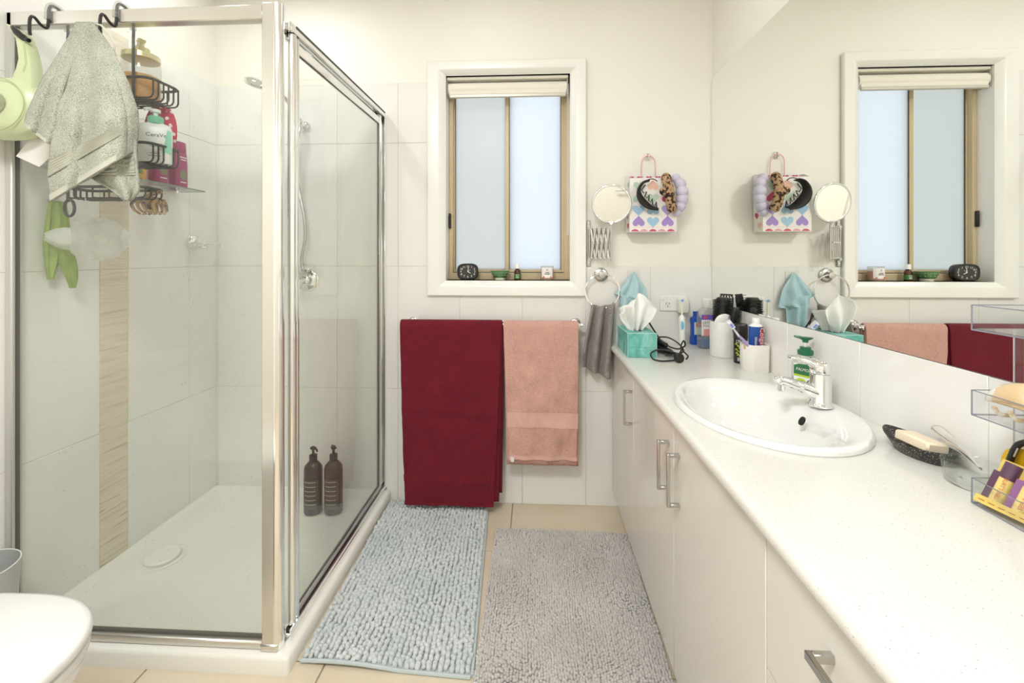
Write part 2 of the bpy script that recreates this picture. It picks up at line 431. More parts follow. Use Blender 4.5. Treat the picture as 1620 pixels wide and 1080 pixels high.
def sash(x0, x1, y0, glass):
    m = MB(); zz0, zz1, y1, s = WZ0 + .04, WZ1 - .03, y0 + .018, .02
    m.box(x0, x0 + s, y0, y1, zz0, zz1, .0015).box(x1 - s, x1, y0, y1, zz0, zz1, .0015).box(x0 + s, x1 - s, y0, y1, zz0, zz0 + s * .7, .0015).box(x0 + s, x1 - s, y0, y1, zz1 - s, zz1, .0015)
    o = m.build('sash', BEIGE, wn)
    m = MB(); e = .003
    m.box(x0 + s, x0 + s + e, y0 + .002, y1, zz0, zz1).box(x1 - s - e, x1 - s, y0 + .002, y1, zz0, zz1)
    m.build('glazing_seal', SEAL_GAP, o, smooth=False)
    MB().box(x0 + s, x1 - s, y0 + .007, y0 + .012, zz0 + s * .7, zz1 - s).build('pane', glass, o, smooth=False)
    return o
FR1 = frosted('frosted_pane_pale', (.84, .86, .88)); FR2 = frosted('frosted_pane_grey', (.84, .85, .83))
s1 = sash(WX0 + .008, -.128, 2.312, FR2); s2 = sash(-.152, WX1 - .02, 2.29, FR1)
MB().box(-.447, -.437, 2.268, 2.287, 1.395, 1.475, .003).box(-.450, -.441, 2.272, 2.29, 1.41, 1.46, .002).build('latch', BLACKP, wn)
MB().box(WX0 + .02, -.135, 2.336, 2.34, WZ0 + .04, WZ1 - .03).build('insect_screen', thin_glass('insect_mesh', (.92, .92, .92), .0), wn, smooth=False)

# ---- mirror on the vanity wall
tag(MB().box(.876, XR - .0005, -.55, YD - TS - .003, 1.02, 2.128).build('wall_mirror', MIRROR, None, (.879, .8, 1.02), smooth=False),
    'large frameless mirror filling the wall above the vanity tiles', 'mirror')

# ---- added ceiling lamps, out of view (they light the room)
OY = emit('added_oyster_diffuser', LAMP_COL, ADDED_OYSTER_W); DLM = emit('added_downlight_diffuser', LAMP_COL, ADDED_DOWNLIGHT_W); DLS = emit('added_shower_diffuser', LAMP_COL, ADDED_SHOWER_W)
o = thing('added_ceiling_lamp', 'added unseen round opal lamp nearest the door', 'lamp', (-.45, -.15, ZC))  # unseen lamp added for broad light on the walls
MB().lathe([(.31, 0), (.31, -.03), (.285, -.035), (.285, 0)], (-.45, -.15, ZC), 40, cap0=False, cap1=False).build('lamp_rim', WHITEP, o)
MB().lathe([(.285, -.02), (.26, -.05), (.18, -.075), (.09, -.086), (.01, -.088)], (-.45, -.15, ZC), 40, cap0=False).build('diffuser', OY, o)
for k, (x, y, lb) in enumerate(((-1.2, 1.72, 'added unseen round lamp above the shower'), (.45, 1.55, 'added unseen round lamp above the sink'), (.35, .0, 'added unseen round lamp above the drawer unit'), (-.25, 1.75, 'added unseen round lamp above the bath mats'), (-1.15, .3, 'added unseen round lamp above the toilet'))):
    o = thing('added_downlight', lb, 'lamp', (x, y, ZC), 'added unseen lamps in the ceiling')  # unseen recessed lamps added for light, strongest over the shower
    MB().lathe([(.085, 0), (.085, -.006), (.066, -.008), (.066, 0)], (x, y, ZC), 28, cap0=False, cap1=False).build('lamp_rim', WHITEP, o)
    MB().lathe([(.066, -.005), (.03, -.006), (.002, -.006)], (x, y, ZC), 28, cap0=False).build('diffuser', DLS if k == 0 else DLM, o)

# ================================================================== SHOWER
# ---- tray
TX0, TX1, TY0, TY1 = -1.66, -.732, 1.262, 2.202
tr = thing('shower_tray', 'low white acrylic shower tray with a raised rim', 'shower tray', ((TX0 + TX1) / 2, (TY0 + TY1) / 2, 0))
m = MB()
def rrect(x0, x1, y0, y1, r, z, n=5):
    P = []
    for cx, cy, a0 in ((x1 - r, y1 - r, 0), (x0 + r, y1 - r, PI / 2), (x0 + r, y0 + r, PI), (x1 - r, y0 + r, 3 * PI / 2)):
        for k in range(n + 1):
            a = a0 + PI / 2 * k / n; P.append((cx + r * math.cos(a), cy + r * math.sin(a), z))
    return P
R = []
for x0, x1, y0, y1, r, z in ((0, 0, 0, 0, .012, 0), (0, 0, 0, 0, .012, .042), (0, .004, .004, 0, .014, .05), (0, .010, .010, 0, .016, .053), (.004, .055, .055, .004, .02, .053), (.01, .062, .062, .01, .025, .047), (.03, .085, .085, .03, .05, .028), (.30, .36, .36, .30, .05, .022)):
    R.append(rrect(TX0 + x0, TX1 - x1, TY0 + y0, TY1 - y1, r, z))
m.ring_stack(R).build('tray_body', ACRYL, tr)
dc = (-1.51, 1.70)
MB().lathe([(.082, .022), (.084, .026), (.075, .029), (.066, .026), (.066, .023)], (*dc, 0), 40, cap0=False, cap1=False).build('drain_ring', ACRYL, tr)
MB().lathe([(.062, .026), (.062, .034), (.058, .038), (.03, .040), (.002, .040)], (*dc, 0), 40).build('drain_cover', WHITEP, tr)
MB().lathe([(.0665, .0235), (.0615, .0238)], (*dc, 0), 40, cap0=False, cap1=False).build('drain_gap', SEAL_GAP, tr)
# ---- screen
sc = thing('shower_screen', 'framed glass shower screen with chrome posts and sliding door', 'shower screen', (-.80, 1.30, .05))
FY = 1.302; SXX = -.766
m = MB().box(-.826, -.786, FY - .02, FY + .02, .054, 2.02, .003)
m.build('post', ALUF, sc)
m = MB()
for a in range(1): m.lathe([(.0185, .054), (.0185, 2.02)], (-.785, FY - .002, 0), 20)
m.build('rounded_post_edge', ALU, sc)
MB().box(-.83, -.775, FY - .024, FY + .02, .052, .075, .004).build('post_shoe', ALUF, sc)
MB().box(-1.655, -.826, FY - .016, FY + .016, 1.972, 2.016, .003).build('top_rail', ALUF, sc)
MB().box(-1.655, -.826, FY - .018, FY + .018, .053, .078, .004).build('bottom_rail', ALUF, sc)
MB().box(-1.655, -.826, FY - .005, FY + .007, .078, .083).build('glass_seal', SEAL_GAP, sc)
MB().box(-1.66, -1.637, FY - .016, FY + .016, .053, 2.016, .003).build('wall_channel', mat('channel_satin', '#cfccc5', .35, .3), sc)
MB().box(-1.637, -1.635, FY - .006, FY + .006, .078, 1.972).build('channel_seal', SEAL_GAP, sc)
MB().box(-1.636, -.826, FY - .003, FY + .003, .08, 1.974).build('glass_panel', SCREEN, sc, smooth=False)
# the side with the door
m = MB().box(SXX - .014, SXX + .010, FY + .02, D - .002, 1.955, 1.982, .002).box(SXX - .028, SXX - .015, FY + .02, D - .002, 1.935, 1.98, .002)
m.build('head_rail', ALU, sc)
MB().box(SXX + .0102, SXX + .0116, FY + .05, D - .02, 1.974, 1.981).build('head_groove', SEAL_GAP, sc)
m = MB().box(SXX - .03, SXX + .012, FY + .02, D - .002, .052, .072, .002).box(SXX + .004, SXX + .010, FY + .02, D - .002, .072, .086, .001).box(SXX - .014, SXX - .008, FY + .02, D - .002, .072, .09, .001)
m.build('sill_rail', ALU, sc)
MB().box(SXX - .006, SXX + .003, FY + .03, D - .01, .072, .0735).build('sill_groove', SEAL_GAP, sc)
MB().box(SXX - .022, SXX + .012, D - .03, D, .06, 1.978, .002).build('wall_jamb', ALU, sc)
sd = MB().lathe([(.013, .085), (.013, 1.953)], (SXX - .004, 1.352, 0), 18).build('sliding_door', ALU, sc)
MB().lathe([(.011, .085), (.011, 1.95)], (SXX - .006, 1.376, 0), 18).build('stile', ALU, sd)
MB().box(SXX - .012, SXX + .002, 2.12, 2.15, .085, 1.953, .002).build('stile', SATIN, sd)
MB().box(SXX - .012, SXX + .002, 1.376, 2.12, 1.905, 1.937, .002).build('door_rail', ALU, sd)
MB().box(SXX - .012, SXX + .002, 1.376, 2.12, .09, .115, .002).build('door_rail', SATIN, sd)
MB().box(SXX - .007, SXX - .002, 1.376, 2.125, .10, 1.915).build('glass_pane', SCREEN, sd, smooth=False)
MB().box(SXX - .0075, SXX - .0015, 2.116, 2.119, .115, 1.905).box(SXX - .0075, SXX - .0015, 1.388, 2.113, 1.903, 1.905).box(SXX - .0075, SXX - .0015, 1.388, 2.113, .115, .117).build('pane_seal', SEAL_GAP, sd, smooth=False)
# ---- shower fittings
hs = thing('hand_shower', 'chrome hand shower on a wall bracket with coiled hose', 'shower head', (-1.175, D, 1.92))
MB().lathe([(.026, 0), (.026, .008), (.02, .016), (.012, .02), (.012, .06)], (-1.178, D, 1.92), 24, axis='y').ell((-1.178, D - .065, 1.925), .018, .018, .022).build('wall_bracket', CHROME, hs)
MB().tube(spline([(-1.178, D - .065, 1.90), (-1.18, 2.115, 1.95), (-1.195, 2.07, 2.0), (-1.215, 2.02, 2.035), (-1.24, 1.965, 2.052)], 5), .0115, 10).build('handle', CHROME, hs)
hd = MB(); hd.M = Matrix.Translation((-1.262, 1.925, 2.038)) @ Matrix.Rotation(math.radians(25), 4, 'Y') @ Matrix.Rotation(math.radians(18), 4, 'X')
hd.lathe([(.044, -.012), (.05, -.008), (.052, 0), (.046, .01), (.03, .018), (.005, .022)], n=32); ho = hd.build('head', CHROME, hs)
fp = MB(); fp.M = hd.M; fp.lathe([(.044, -.0125), (.03, -.0135), (.002, -.0135)], n=32)
for r_, n_ in ((.012, 6), (.024, 12), (.036, 18)):
    for k in range(n_): fp.ell((r_ * math.cos(2 * PI * k / n_), r_ * math.sin(2 * PI * k / n_), -.0135), .0022, .0022, .002, 6, 4)
fp.build('spray_face', mat('spray_grey', '#8c8a84', .4), ho)
hose = spline([(-1.178, D - .065, 1.90), (-1.19, D - .07, 1.78), (-1.185, D - .07, 1.62), (-1.155, D - .065, 1.45), (-1.152, D - .06, 1.34), (-1.172, D - .055, 1.24), (-1.168, D - .05, 1.175)], 22)
MB().tube(hose, [.0075 + .0012 * (i % 2) for i in range(len(hose))], 8).build('hose', SATIN, hs)
mx = thing('shower_mixer', 'round chrome shower mixer tap on the back wall of the shower', 'tap', (-1.168, D, 1.128))
MB().lathe([(.058, 0), (.058, .006), (.05, .012), (.03, .016), (.027, .04), (.02, .046), (.002, .047)], (-1.168, D, 1.128), 32, axis='y').build('cover_plate', CHROME, mx)
MB().tube([(-1.168, D - .04, 1.128), (-1.168, D - .075, 1.118), (-1.166, D - .10, 1.09)], [.012, .009, .007], 10).build('lever', CHROME, mx)
sd_ = thing('soap_rack', 'small chrome wire soap rack on the shower side wall', 'soap rack', (-1.66, 2.03, 1.3))
MB().lathe([(.03, 0), (.032, .01), (.026, .022), (.014, .03), (.012, .045), (.002, .046)], (-1.66, 2.03, 1.322), 24, axis='x').build('wall_rose', CHROME, sd_)
m = MB(); zc = 1.292
m.tube(rrect(-1.64, -1.555, 1.985, 2.10, .02, zc), .0035, 6, True).tube(rrect(-1.635, -1.56, 1.99, 2.095, .02, zc + .018), .0025, 6, True)
for k in range(7): m.cyl((-1.64, 2.0 + k * .0145, zc), (-1.555, 2.0 + k * .0145, zc), .002, n=6)
for x, y in ((-1.638, 2.0), (-1.558, 2.0), (-1.558, 2.09), (-1.638, 2.09)): m.cyl((x, y, zc), (x, y, zc + .018), .002, n=6)
m.build('wire_tray', CHROME, sd_)
# ---- two dark pump bottles on the tray
DKB = mat('dark_amber_plastic', '#2e2423', .25); DKL = mat('dark_label', '#4b4039', .5); PRINT = mat('pale_print', '#b5ab9c', .6)
DKB2 = mat('dark_reddish_plastic', '#36211d', .25)
def pump_bottle(x, y, z, r, h, m_, lab, nz, name='shampoo_bottle', turn=0):
    o = thing(name, lab, 'bottle', (x, y, z), 'dark bottles on the shower tray')
    MB().lathe([(r * .93, 0), (r, .005), (r, h * .82), (r * .93, h * .9), (r * .6, h * .97), (r * .36, h)], (x, y, z), 24, sy=.85).build('bottle_body', m_, o)
    p = MB().lathe([(r * .42, h), (r * .42, h + .028), (r * .3, h + .03), (r * .14, h + .032), (r * .14, h + .052)], (x, y, z), 16).build('collar', BLACKP, o)
    t = MB(); t.M = Matrix.Translation((x, y, z + h + .052)) @ Matrix.Rotation(turn, 4, 'Z')
    t.box(-.014, .014, -.011, .011, 0, .014, .004).tube([(-.005, 0, .009), (-.026, 0, .008), (-.034, 0, -.002)], [.006, .005, .004], 8)
    t.build('pump_head', BLACKP, o)
    q = MB().surf(lambda u, v: (x + (r + .0006) * math.cos(-PI / 2 + (u - .5) * 1.9), y + (r + .0006) * .85 * math.sin(-PI / 2 + (u - .5) * 1.9), z + h * (.12 + .56 * v)), 14, 1).build('label', DKL, o)
    for k in range(nz):
        zz = z + h * (.63 - k * .085)
        MB().surf(lambda u, v: (x + (r + .001) * math.cos(-PI / 2 + (u - .5) * 1.3), y + (r + .001) * .85 * math.sin(-PI / 2 + (u - .5) * 1.3), zz + .004 * v), 8, 1).build('print_line', PRINT, q)
    return o
pump_bottle(-1.055, 2.035, .028, .043, .245, DKB, 'dark pump bottle nearer the chrome post on the shower tray', 6, turn=2.6)
pump_bottle(-.958, 2.04, .028, .043, .248, DKB2, 'reddish dark pump bottle nearer the window on the shower tray', 6, turn=-.9)

# ---- glass shelf and what stands on it
sh = thing('glass_shelf', 'narrow glass shelf on the shower side wall', 'shelf', (-1.66, 1.66, 1.55))
MB().box(-1.655, -1.528, 1.365, 1.955, 1.546, 1.552, .001).build('glass_plate', GLASSG, sh)
MB().box(-1.5285, -1.5275, 1.365, 1.955, 1.5465, 1.5515).box(-1.655, -1.528, 1.954, 1.9555, 1.5465, 1.5515).build('polished_edge', mat('glass_edge', '#7f9a8b', .15), sh)
for y in (1.46, 1.86): MB().cyl((-1.66, y, 1.536), (-1.58, y, 1.536), .011).cyl((-1.585, y, 1.53), (-1.585, y, 1.546), .008).build('bracket', CHROME, sh)
PINK = mat('magenta_plastic', '#a02a6a', .3); PINKL = mat('grey_green_print', '#7a7a5e', .5); PALE = mat('white_print', '#efe9e6', .5)
for x, y, h, lb in ((-1.595, 1.775, .215, 'magenta flip-top bottle on the glass shelf, nearer the wire caddy'), (-1.60, 1.885, .21, 'magenta flip-top bottle on the glass shelf, nearer the corner')):
    o = thing('conditioner_bottle', lb, 'bottle', (x, y, 1.552), 'magenta bottles on the glass shelf')
    b = MB(); R = []
    for s_, z in ((.96, 0), (1, .006), (1, h * .5), (.93, h * .75), (.86, h * .78)): R.append(rrect(x - .024 * s_, x + .024 * s_, y - .036 * s_, y + .036 * s_, .018, 1.552 + z))
    b.ring_stack(R).build('bottle_body', PINK, o)
    b = MB(); R = []
    for s_, z in ((.84, h * .785), (.86, h * .79), (.82, h * .97), (.76, h)): R.append(rrect(x - .024 * s_, x + .024 * s_, y - .036 * s_, y + .036 * s_, .015, 1.552 + z))
    b.ring_stack(R).build('flip_cap', PINK, o)
    MB().lathe([(.021, 0), (.021, .0008)], (x + .024, y, 1.552 + h * .3), 20, axis='x', sx=.9, sy=1.1).build('round_print', PINKL, o)
    for k, (zz, w_) in enumerate(((h * .66, .018), (h * .61, .014), (h * .13, .016))): MB().box(x + .0235, x + .0248, y - w_, y + w_, 1.552 + zz, 1.552 + zz + .004).build('print_line', PALE, o)
GOLD = mat('gold_print', '#d8a32a', .3, .35)
o = thing('hair_mask_jar', 'small golden tub on the glass shelf below the wire caddy', 'jar', (-1.585, 1.655, 1.552))
MB().lathe([(.033, 0), (.036, .004), (.036, .05), (.03, .054)], (-1.585, 1.655, 1.552), 24).build('tub', GOLD, o)
MB().lathe([(.037, .054), (.037, .066), (.034, .069), (.002, .069)], (-1.585, 1.655, 1.552), 24).build('lid', mat('brown_lid', '#6e5345', .4), o)
MB().ell((-1.55, 1.645, 1.585), .004, .012, .009, 8, 6).build('leaf_print', mat('leaf_green', '#4d6a2a', .6), o)
o = MB().box(-1.64, -1.58, 1.385, 1.46, 1.552, 1.606, .006).build('soap_box', mat('pale_aqua', '#b9d4d2', .35), None, (-1.61, 1.42, 1.552)); tag(o, 'pale aqua box at the end of the glass shelf behind the card', 'box')

# ---- black wire caddy hooked over the screen
cy0 = 1.338; CX0, CX1 = -1.508, -1.286
ca = thing('shower_caddy', 'black wire caddy hooked over the shower screen', 'caddy', ((CX0 + CX1) / 2, cy0, 1.40))
for x in (CX0, CX1):
    MB().tube(spline([(x, 1.232, 1.912), (x, 1.23, 1.93), (x, 1.232, 1.962), (x, 1.242, 1.972), (x, 1.26, 1.958), (x, 1.276, 1.956), (x, 1.281, 1.975), (x, 1.283, 2.018), (x, 1.292, 2.033), (x, 1.31, 2.033), (x, 1.325, 2.02), (x, cy0, 1.985), (x, cy0, 1.95)], 6), .0042, 8).build('hook', BLACKW, ca)
    MB().tube(spline([(x, 1.279, 1.985), (x, 1.281, 2.018), (x, 1.291, 2.035), (x, 1.311, 2.035), (x, 1.328, 2.02), (x, cy0, 1.975)], 6), .0085, 10).build('clear_sleeve', thin_glass('clear_vinyl' + str(x), (.90, .90, .89), .22, (.9, .9, .9)), ca)
    MB().cyl((x, cy0, 1.95), (x, cy0, 1.425), .0042, n=8).build('upright', BLACKW, ca)
    if x == CX0: MB().tube([(x + .012 + .017 * math.cos(a), cy0 - .006, 1.405 + .027 * math.sin(a)) for a in np.linspace(0, 2 * PI, 20, endpoint=False)], .0042, 8, True).build('ring_hook', BLACKW, ca)
def basket(x0, x1, y0, y1, zr, zb, nw):
    m = MB(); m.tube(spline(rrect(x0, x1, y0, y1, .03, zr, 4), 1, True), .0048, 8, True)
    o = m.build('basket', BLACKW, ca)
    w_ = MB()
    for k in range(nw):
        y = lerp(y0 + .018, y1 - .012, k / (nw - 1)); b = .012
        w_.tube([(x0, y, zr), (x0, y, zb + b), (x0 + b * .4, y, zb + b * .3), (x0 + b, y, zb), (x1 - b, y, zb), (x1 - b * .4, y, zb + b * .3), (x1, y, zb + b), (x1, y, zr)], .0028, 6)
    for x in np.linspace(x0 + .05, x1 - .05, 4): w_.tube([(x, y0, zr), (x, y0, zb), (x, y1, zb), (x, y1, zr)], .0028, 6)
    w_.build('wires', BLACKW, o)
BX0, BX1 = -1.556, -1.236
basket(BX0, BX1, cy0, 1.468, 1.826, 1.766, 6)
basket(BX0, BX1, cy0, 1.468, 1.616, 1.556, 6)
basket(-1.53, -1.262, cy0, 1.43, 1.474, 1.440, 4)
# things in the caddy
AMB = mat('amber_soap', '#e39c38', .2); CLB = LIQ; GOLDP = mat('brass_plastic', '#d6cb9a', .3, .5)
ax, ay, az = -1.318, 1.40, 1.77
o = thing('soap_dispenser', 'clear dispenser half full of amber soap in the upper caddy basket', 'bottle', (ax, ay, az))
MB().lathe([(.05, 0), (.054, .006), (.054, .11), (.052, .128), (.046, .138)], (ax, ay, az), 28, cap1=False).build('jar', LIQ, o)
MB().lathe([(.046, .002), (.050, .008), (.050, .080), (.002, .080)], (ax, ay, az), 28).build('soap', AMB, o)
MB().lathe([(.048, .134), (.052, .136), (.052, .152), (.046, .155), (.026, .158), (.024, .176), (.009, .178), (.009, .198)], (ax, ay, az), 28).build('lid', GOLDP, o)
t = MB(); t.M = Matrix.Translation((ax, ay, az + .196)) @ Matrix.Rotation(-.6, 4, 'Z')
t.box(-.014, .014, -.011, .011, 0, .011, .003).tube([(0, 0, .006), (-.03, 0, .006), (-.045, 0, -.003)], [.006, .005, .004], 8); t.build('pump_head', GOLDP, o)
MINT = mat('mint_plastic', '#7cc7a6', .35); DKTXT = mat('charcoal_print', '#3a3a3a', .6); TEALP = mat('mint_print', '#8ad0b8', .5)
bx_, by_, bz_ = -1.272, 1.405, 1.56
o = thing('cleanser_bottle', 'white bottle with mint pump collar in the lower caddy basket', 'bottle', (bx_, by_, bz_), rz=math.radians(36))
R = []
for s_, z in ((.95, 0), (1, .005), (1, .115), (.9, .128), (.55, .135)): R.append([(p[0], p[1], z) for p in rrect(-.045 * s_, .045 * s_, -.024 * s_, .024 * s_, .014 * s_, 0)])
MB().ring_stack(R).build('bottle_body', WHITEP, o)
MB().lathe([(.021, .134), (.022, .137), (.022, .156), (.019, .158)], n=24).build('collar', MINT, o)
MB().lathe([(.007, .158), (.007, .17), (.014, .172), (.014, .182), (.002, .183)], n=16).tube([(0, 0, .178), (-.02, -.02, .178), (-.026, -.026, .172)], .005, 8).build('pump_head', WHITEP, o)
text('CeraVe', .018, DKTXT, o, (.004, -.0245, .092), (1, 0, 0), (0, 0, 1))
MB().prism([(.022, .04), (.044, .03), (.044, .108), (.033, .112)], (0, -.0243, 0), (1, 0, 0), (0, 0, 1), (0, -.0006, 0)).build('mint_stripe', TEALP, o)
for z_, w_ in ((.062, .02), (.054, .014), (.03, .012), (.022, .016)): MB().box(.0 - w_, w_, -.0252, -.024, z_, z_ + .0022).build('print_line', mat('grey_print', '#9a9c9a', .6), o)
o = MB().surf(lambda u, v: (-1.345 + .10 * u + .012 * math.sin(9 * v), 1.452 + .008 * math.sin(14 * u) * (1 - v) - .004, 1.575 + .19 * v - .03 * (u - .6) ** 2 * v), 20, 20)
POLKA = ramp_mat('polka_pink', 46, [(.0, '#f3e3e4'), (.27, '#f3e3e4'), (.33, '#c4274f'), (1, '#c4274f')], .7, (1, 1, 1), kind='voronoi')
# polka dot cap bunched behind the white bottle
def capf(u, v):
    a = 2 * PI * u; t = PI * v; r = math.sin(t) ** .8
    wob = 1 + .10 * math.sin(7 * a) * math.sin(t)
    return (-1.305 + .052 * r * wob * math.cos(a), 1.462 + .026 * r * wob * math.sin(a), 1.685 - .095 * math.cos(t))
tag(MB().surf(capf, 40, 18, True).build('shower_bonnet', POLKA, None, (-1.305, 1.462, 1.59)), 'pink shower cap with white polka dots bunched in the caddy', 'shower cap')
ORG = mat('orange_plastic', '#dd6a1c', .35)
o = thing('body_scrub_tube', 'orange tube in the lower caddy basket beside the white bottle', 'tube', (-1.345, 1.40, 1.56))
MB().lathe([(.022, 0), (.024, .004), (.024, .024), (.02, .026)], (-1.345, 1.40, 1.56), 20).build('cap', mat('orange_cap', '#c3541a', .4), o)
MB().ring_stack([[(-1.345 + .024 * math.cos(a) * (1 - .0 * t) * (1 + .2 * t), 1.40 + .024 * math.sin(a) * (1 - .92 * t), 1.586 + .075 * t) for a in np.linspace(0, 2 * PI, 20, endpoint=False)] for t in (0, .3, .6, .85, 1)]).build('tube_body', ORG, o)
# leopard claw clip hung under the caddy
LEO = ramp_mat('leopard_clip', 55, [(.0, '#2f2219'), (.40, '#3a2a1f'), (.47, '#b48c5c'), (1, '#c9a676')], .35, (1, 1, 1), 3)
o = thing('claw_clip', 'tortoiseshell claw clip hooked under the caddy', 'hair clip', (-1.30, 1.42, 1.38))
for s_ in (-1, 1):
    mm = MB()
    mm.tube(spline([(-1.35, 1.42 + s_ * .008, 1.438), (-1.32, 1.42 + s_ * .012, 1.446), (-1.285, 1.42 + s_ * .012, 1.443), (-1.262, 1.42 + s_ * .01, 1.43)], 5), .008, 8)
    for k, x in enumerate((-1.342, -1.322, -1.302, -1.284, -1.268)):
        mm.tube(spline([(x, 1.42 + s_ * .012, 1.442), (x - .004, 1.42 + s_ * .026, 1.425), (x + .002, 1.42 + s_ * .022, 1.405), (x + .008, 1.42 + s_ * .004, 1.392)], 4), [.006] * 5 + [.005] * 4 + [.004] * 3 + [.002], 6)
    mm.build('jaw', LEO, o)
MB().tube(spline([(-1.31, 1.408, 1.446), (-1.28, 1.40, 1.458), (-1.252, 1.405, 1.466)], 4), [.007] * 8 + [.005], 8).build('finger_grip', LEO, o)
MB().cyl((-1.325, 1.42, 1.44), (-1.285, 1.42, 1.44), .005, n=10).build('spring', SATIN, o)

# ---- white card and green steamer, grey-green towel on the outer hooks
CARD = mat('white_card', '#efeae6', .7)
c0 = [at(52, 214, 1.252), at(25, 247, 1.252), at(62, 264, 1.252), at(86, 242, 1.252), at(80, 215, 1.252)]
m = MB().prism([(p.x, p.z) for p in c0], (0, 1.252, 0), (1, 0, 0), (0, 0, 1), (0, .0012, 0))
tag(m.build('paper_card', CARD, None, tuple(c0[2])), 'plain white card tilted below the green steamer', 'card')
LIME = mat('lime_plastic', '#cdd6ac', .3); LIMED = mat('lime_seam_shade', '#b7c48c', .4)  # second lime is darker, for the seam and the handle's shaded inner side
gc = Vector((-1.548, 1.165, 1.687))
gs = thing('garment_steamer', 'lime green steamer with loop handle and black tip hung on the hook', 'steamer', (gc.x, gc.y, 1.6))
def body(u, v):
    a = 2 * PI * u; t = v
    # squat drum lying across, face to the viewer
    r = interp([(0, .0), (.08, .06), (.16, .078), (.3, .094), (.55, .104), (.8, .09), (.92, .06), (1, .0)], t)
    y = lerp(1.165, 1.275, t)
    sg = lambda q: math.copysign(abs(q) ** .72, q)
    return (gc.x + r * 1.04 * sg(math.cos(a)), y, gc.z + r * .90 * sg(math.sin(a)))
MB().surf(body, 40, 24, True).build('tank', LIME, gs, sub=1)
MB().tube([(gc.x + .083 * 1.08 * math.cos(a), 1.1752, gc.z + .083 * .92 * math.sin(a)) for a in np.linspace(0, 2 * PI, 40, endpoint=False)], .0015, 6, True).build('seam_line', LIMED, gs)
MB().lathe([(.03, 0), (.03, .012), (.022, .02), (.002, .021)], (gc.x + .012, 1.168, gc.z), 24, axis='y').ell((gc.x + .022, 1.149, gc.z + .006), .01, .006, .012).build('dial', SATIN, gs)
HPX = [(62, 142), (60, 105), (56, 88), (51, 72), (44, 58), (33, 48), (19, 41), (28, 53), (35, 64), (38, 80), (40, 97), (36, 112), (24, 142)]
def hring(y, k):
    P_ = [at(*p, 1.215) for p in HPX]; c_ = sum(P_, Vector()) / len(P_)
    return [(p.x + (c_.x - p.x) * k, y, p.z + (c_.z - p.z) * k * .3) for p in P_]
MB().ring_stack([hring(1.198, .08), hring(1.203, 0), hring(1.226, 0), hring(1.23, .08)]).build('handle', LIME, gs)
MB().tube(spline([at(*p, 1.197) for p in ((46, 64), (38, 60), (29, 53), (19, 42))], 4), [.006] * 4 + [.009] * 6 + [.007, .006, .004], 10).build('black_tip', BLACKP, gs)
MB().tube([at(*p, 1.2) for p in ((39, 66), (41, 82), (43, 100), (38, 114))], .004, 8).build('shaded_groove', LIMED, gs)  # darker tube paints shade along the handle's inner groove
SAGE = terry('sage_terry', '#bdbeaf', '#7f8074', 330); SAGEB = mat('sage_band', '#c2c2b3', .85, bump=(300, .3, .002))
tw = thing('hand_towel', 'sage grey hand towel hanging from the caddy hook outside the screen', 'towel', tuple(at(150, 315, 1.22)))
TOP = (135, 33)
def sheet(lefts, rights, yfun, v0=0, v1=1):
    """lefts/rights: tables of (row, px) edges and py rows"""
    def fn(u, v):
        pl = Vector((interp([(t, p[0]) for t, p in lefts], v), interp([(t, p[1]) for t, p in lefts], v)))
        pr = Vector((interp([(t, p[0]) for t, p in rights], v), interp([(t, p[1]) for t, p in rights], v)))
        p = pl.lerp(pr, u); y = yfun(u, v, p)
        return at(p.x, p.y, y)
    return fn
def yf1(u, v, p):
    k = min(1, v * 1.4)
    return 1.226 - .060 * min(1, 2.2 * v) - .040 * k * math.sin(PI * min(1, u * 1.15)) ** .7 - .014 * k * math.sin(u * 8.5 + 1.2 * v + .6) * 1.5 - .006 * k * math.sin(u * 19 + 3 * v + 1) - .006 * ns(p.x * .03, p.y * .03, 3)
sL = [(0, (122, 36)), (.08, (117, 52)), (.25, (104, 110)), (.5, (90, 175)), (.72, (82, 230)), (.86, (78, 280)), (1, (82, 318))]
sR = [(0, (148, 36)), (.08, (160, 52)), (.25, (181, 80)), (.5, (204, 135)), (.72, (217, 175)), (.86, (218, 200)), (1, (216, 236))]
main = MB().surf(sheet(sL, sR, yf1), 64, 60)
def yf2(u, v, p): return 1.236 - .085 * min(1, 2.0 * v) - .012 * math.sin(PI * u) * v - .010 * math.sin(u * 9) * v
l2 = [(0, (122, 37)), (.1, (110, 60)), (.5, (68, 128)), (.85, (44, 180)), (1, (40, 198))]
r2 = [(0, (132, 37)), (.1, (130, 60)), (.5, (100, 140)), (.85, (86, 215)), (1, (80, 229))]
flap = MB().surf(sheet(l2, r2, yf2), 24, 36)
def yf3(u, v, p): return 1.178 - .014 * math.sin(PI * u) - .008 * math.sin(u * 11 + 2)
l3 = [(0, (128, 215)), (.4, (130, 250)), (.55, (136, 274)), (.7, (152, 287)), (.85, (175, 300)), (1, (198, 317))]
r3 = [(0, (214, 190)), (.4, (215, 240)), (.55, (217, 270)), (.7, (219, 285)), (.85, (219, 303)), (1, (205, 318))]
tail = MB().surf(sheet(l3, r3, yf3), 28, 30)
for m_ in (flap, tail):
    k = len(main.v); main.v += m_.v; main.f += [tuple(i + k for i in q) for q in m_.f]
main.build('towel_cloth', SAGE, tw, solid=.008, offset=0)
base = sheet(sL, sR, yf1)
for va, vb in ((.79, .865),):
    MB().surf(lambda u, v: base(.005 + .99 * u, lerp(va, vb, v)) + Vector((0, -.0058 - .0017 * math.cos(v * 38), 0)), 64, 30).build('woven_band', SAGEB, tw)
MB().surf(lambda u, v: base(u, lerp(.965, 1.0, v)) + Vector((0, -.0055, 0)), 64, 4).build('hem', SAGEB, tw)
b3 = sheet(l3, r3, yf3)
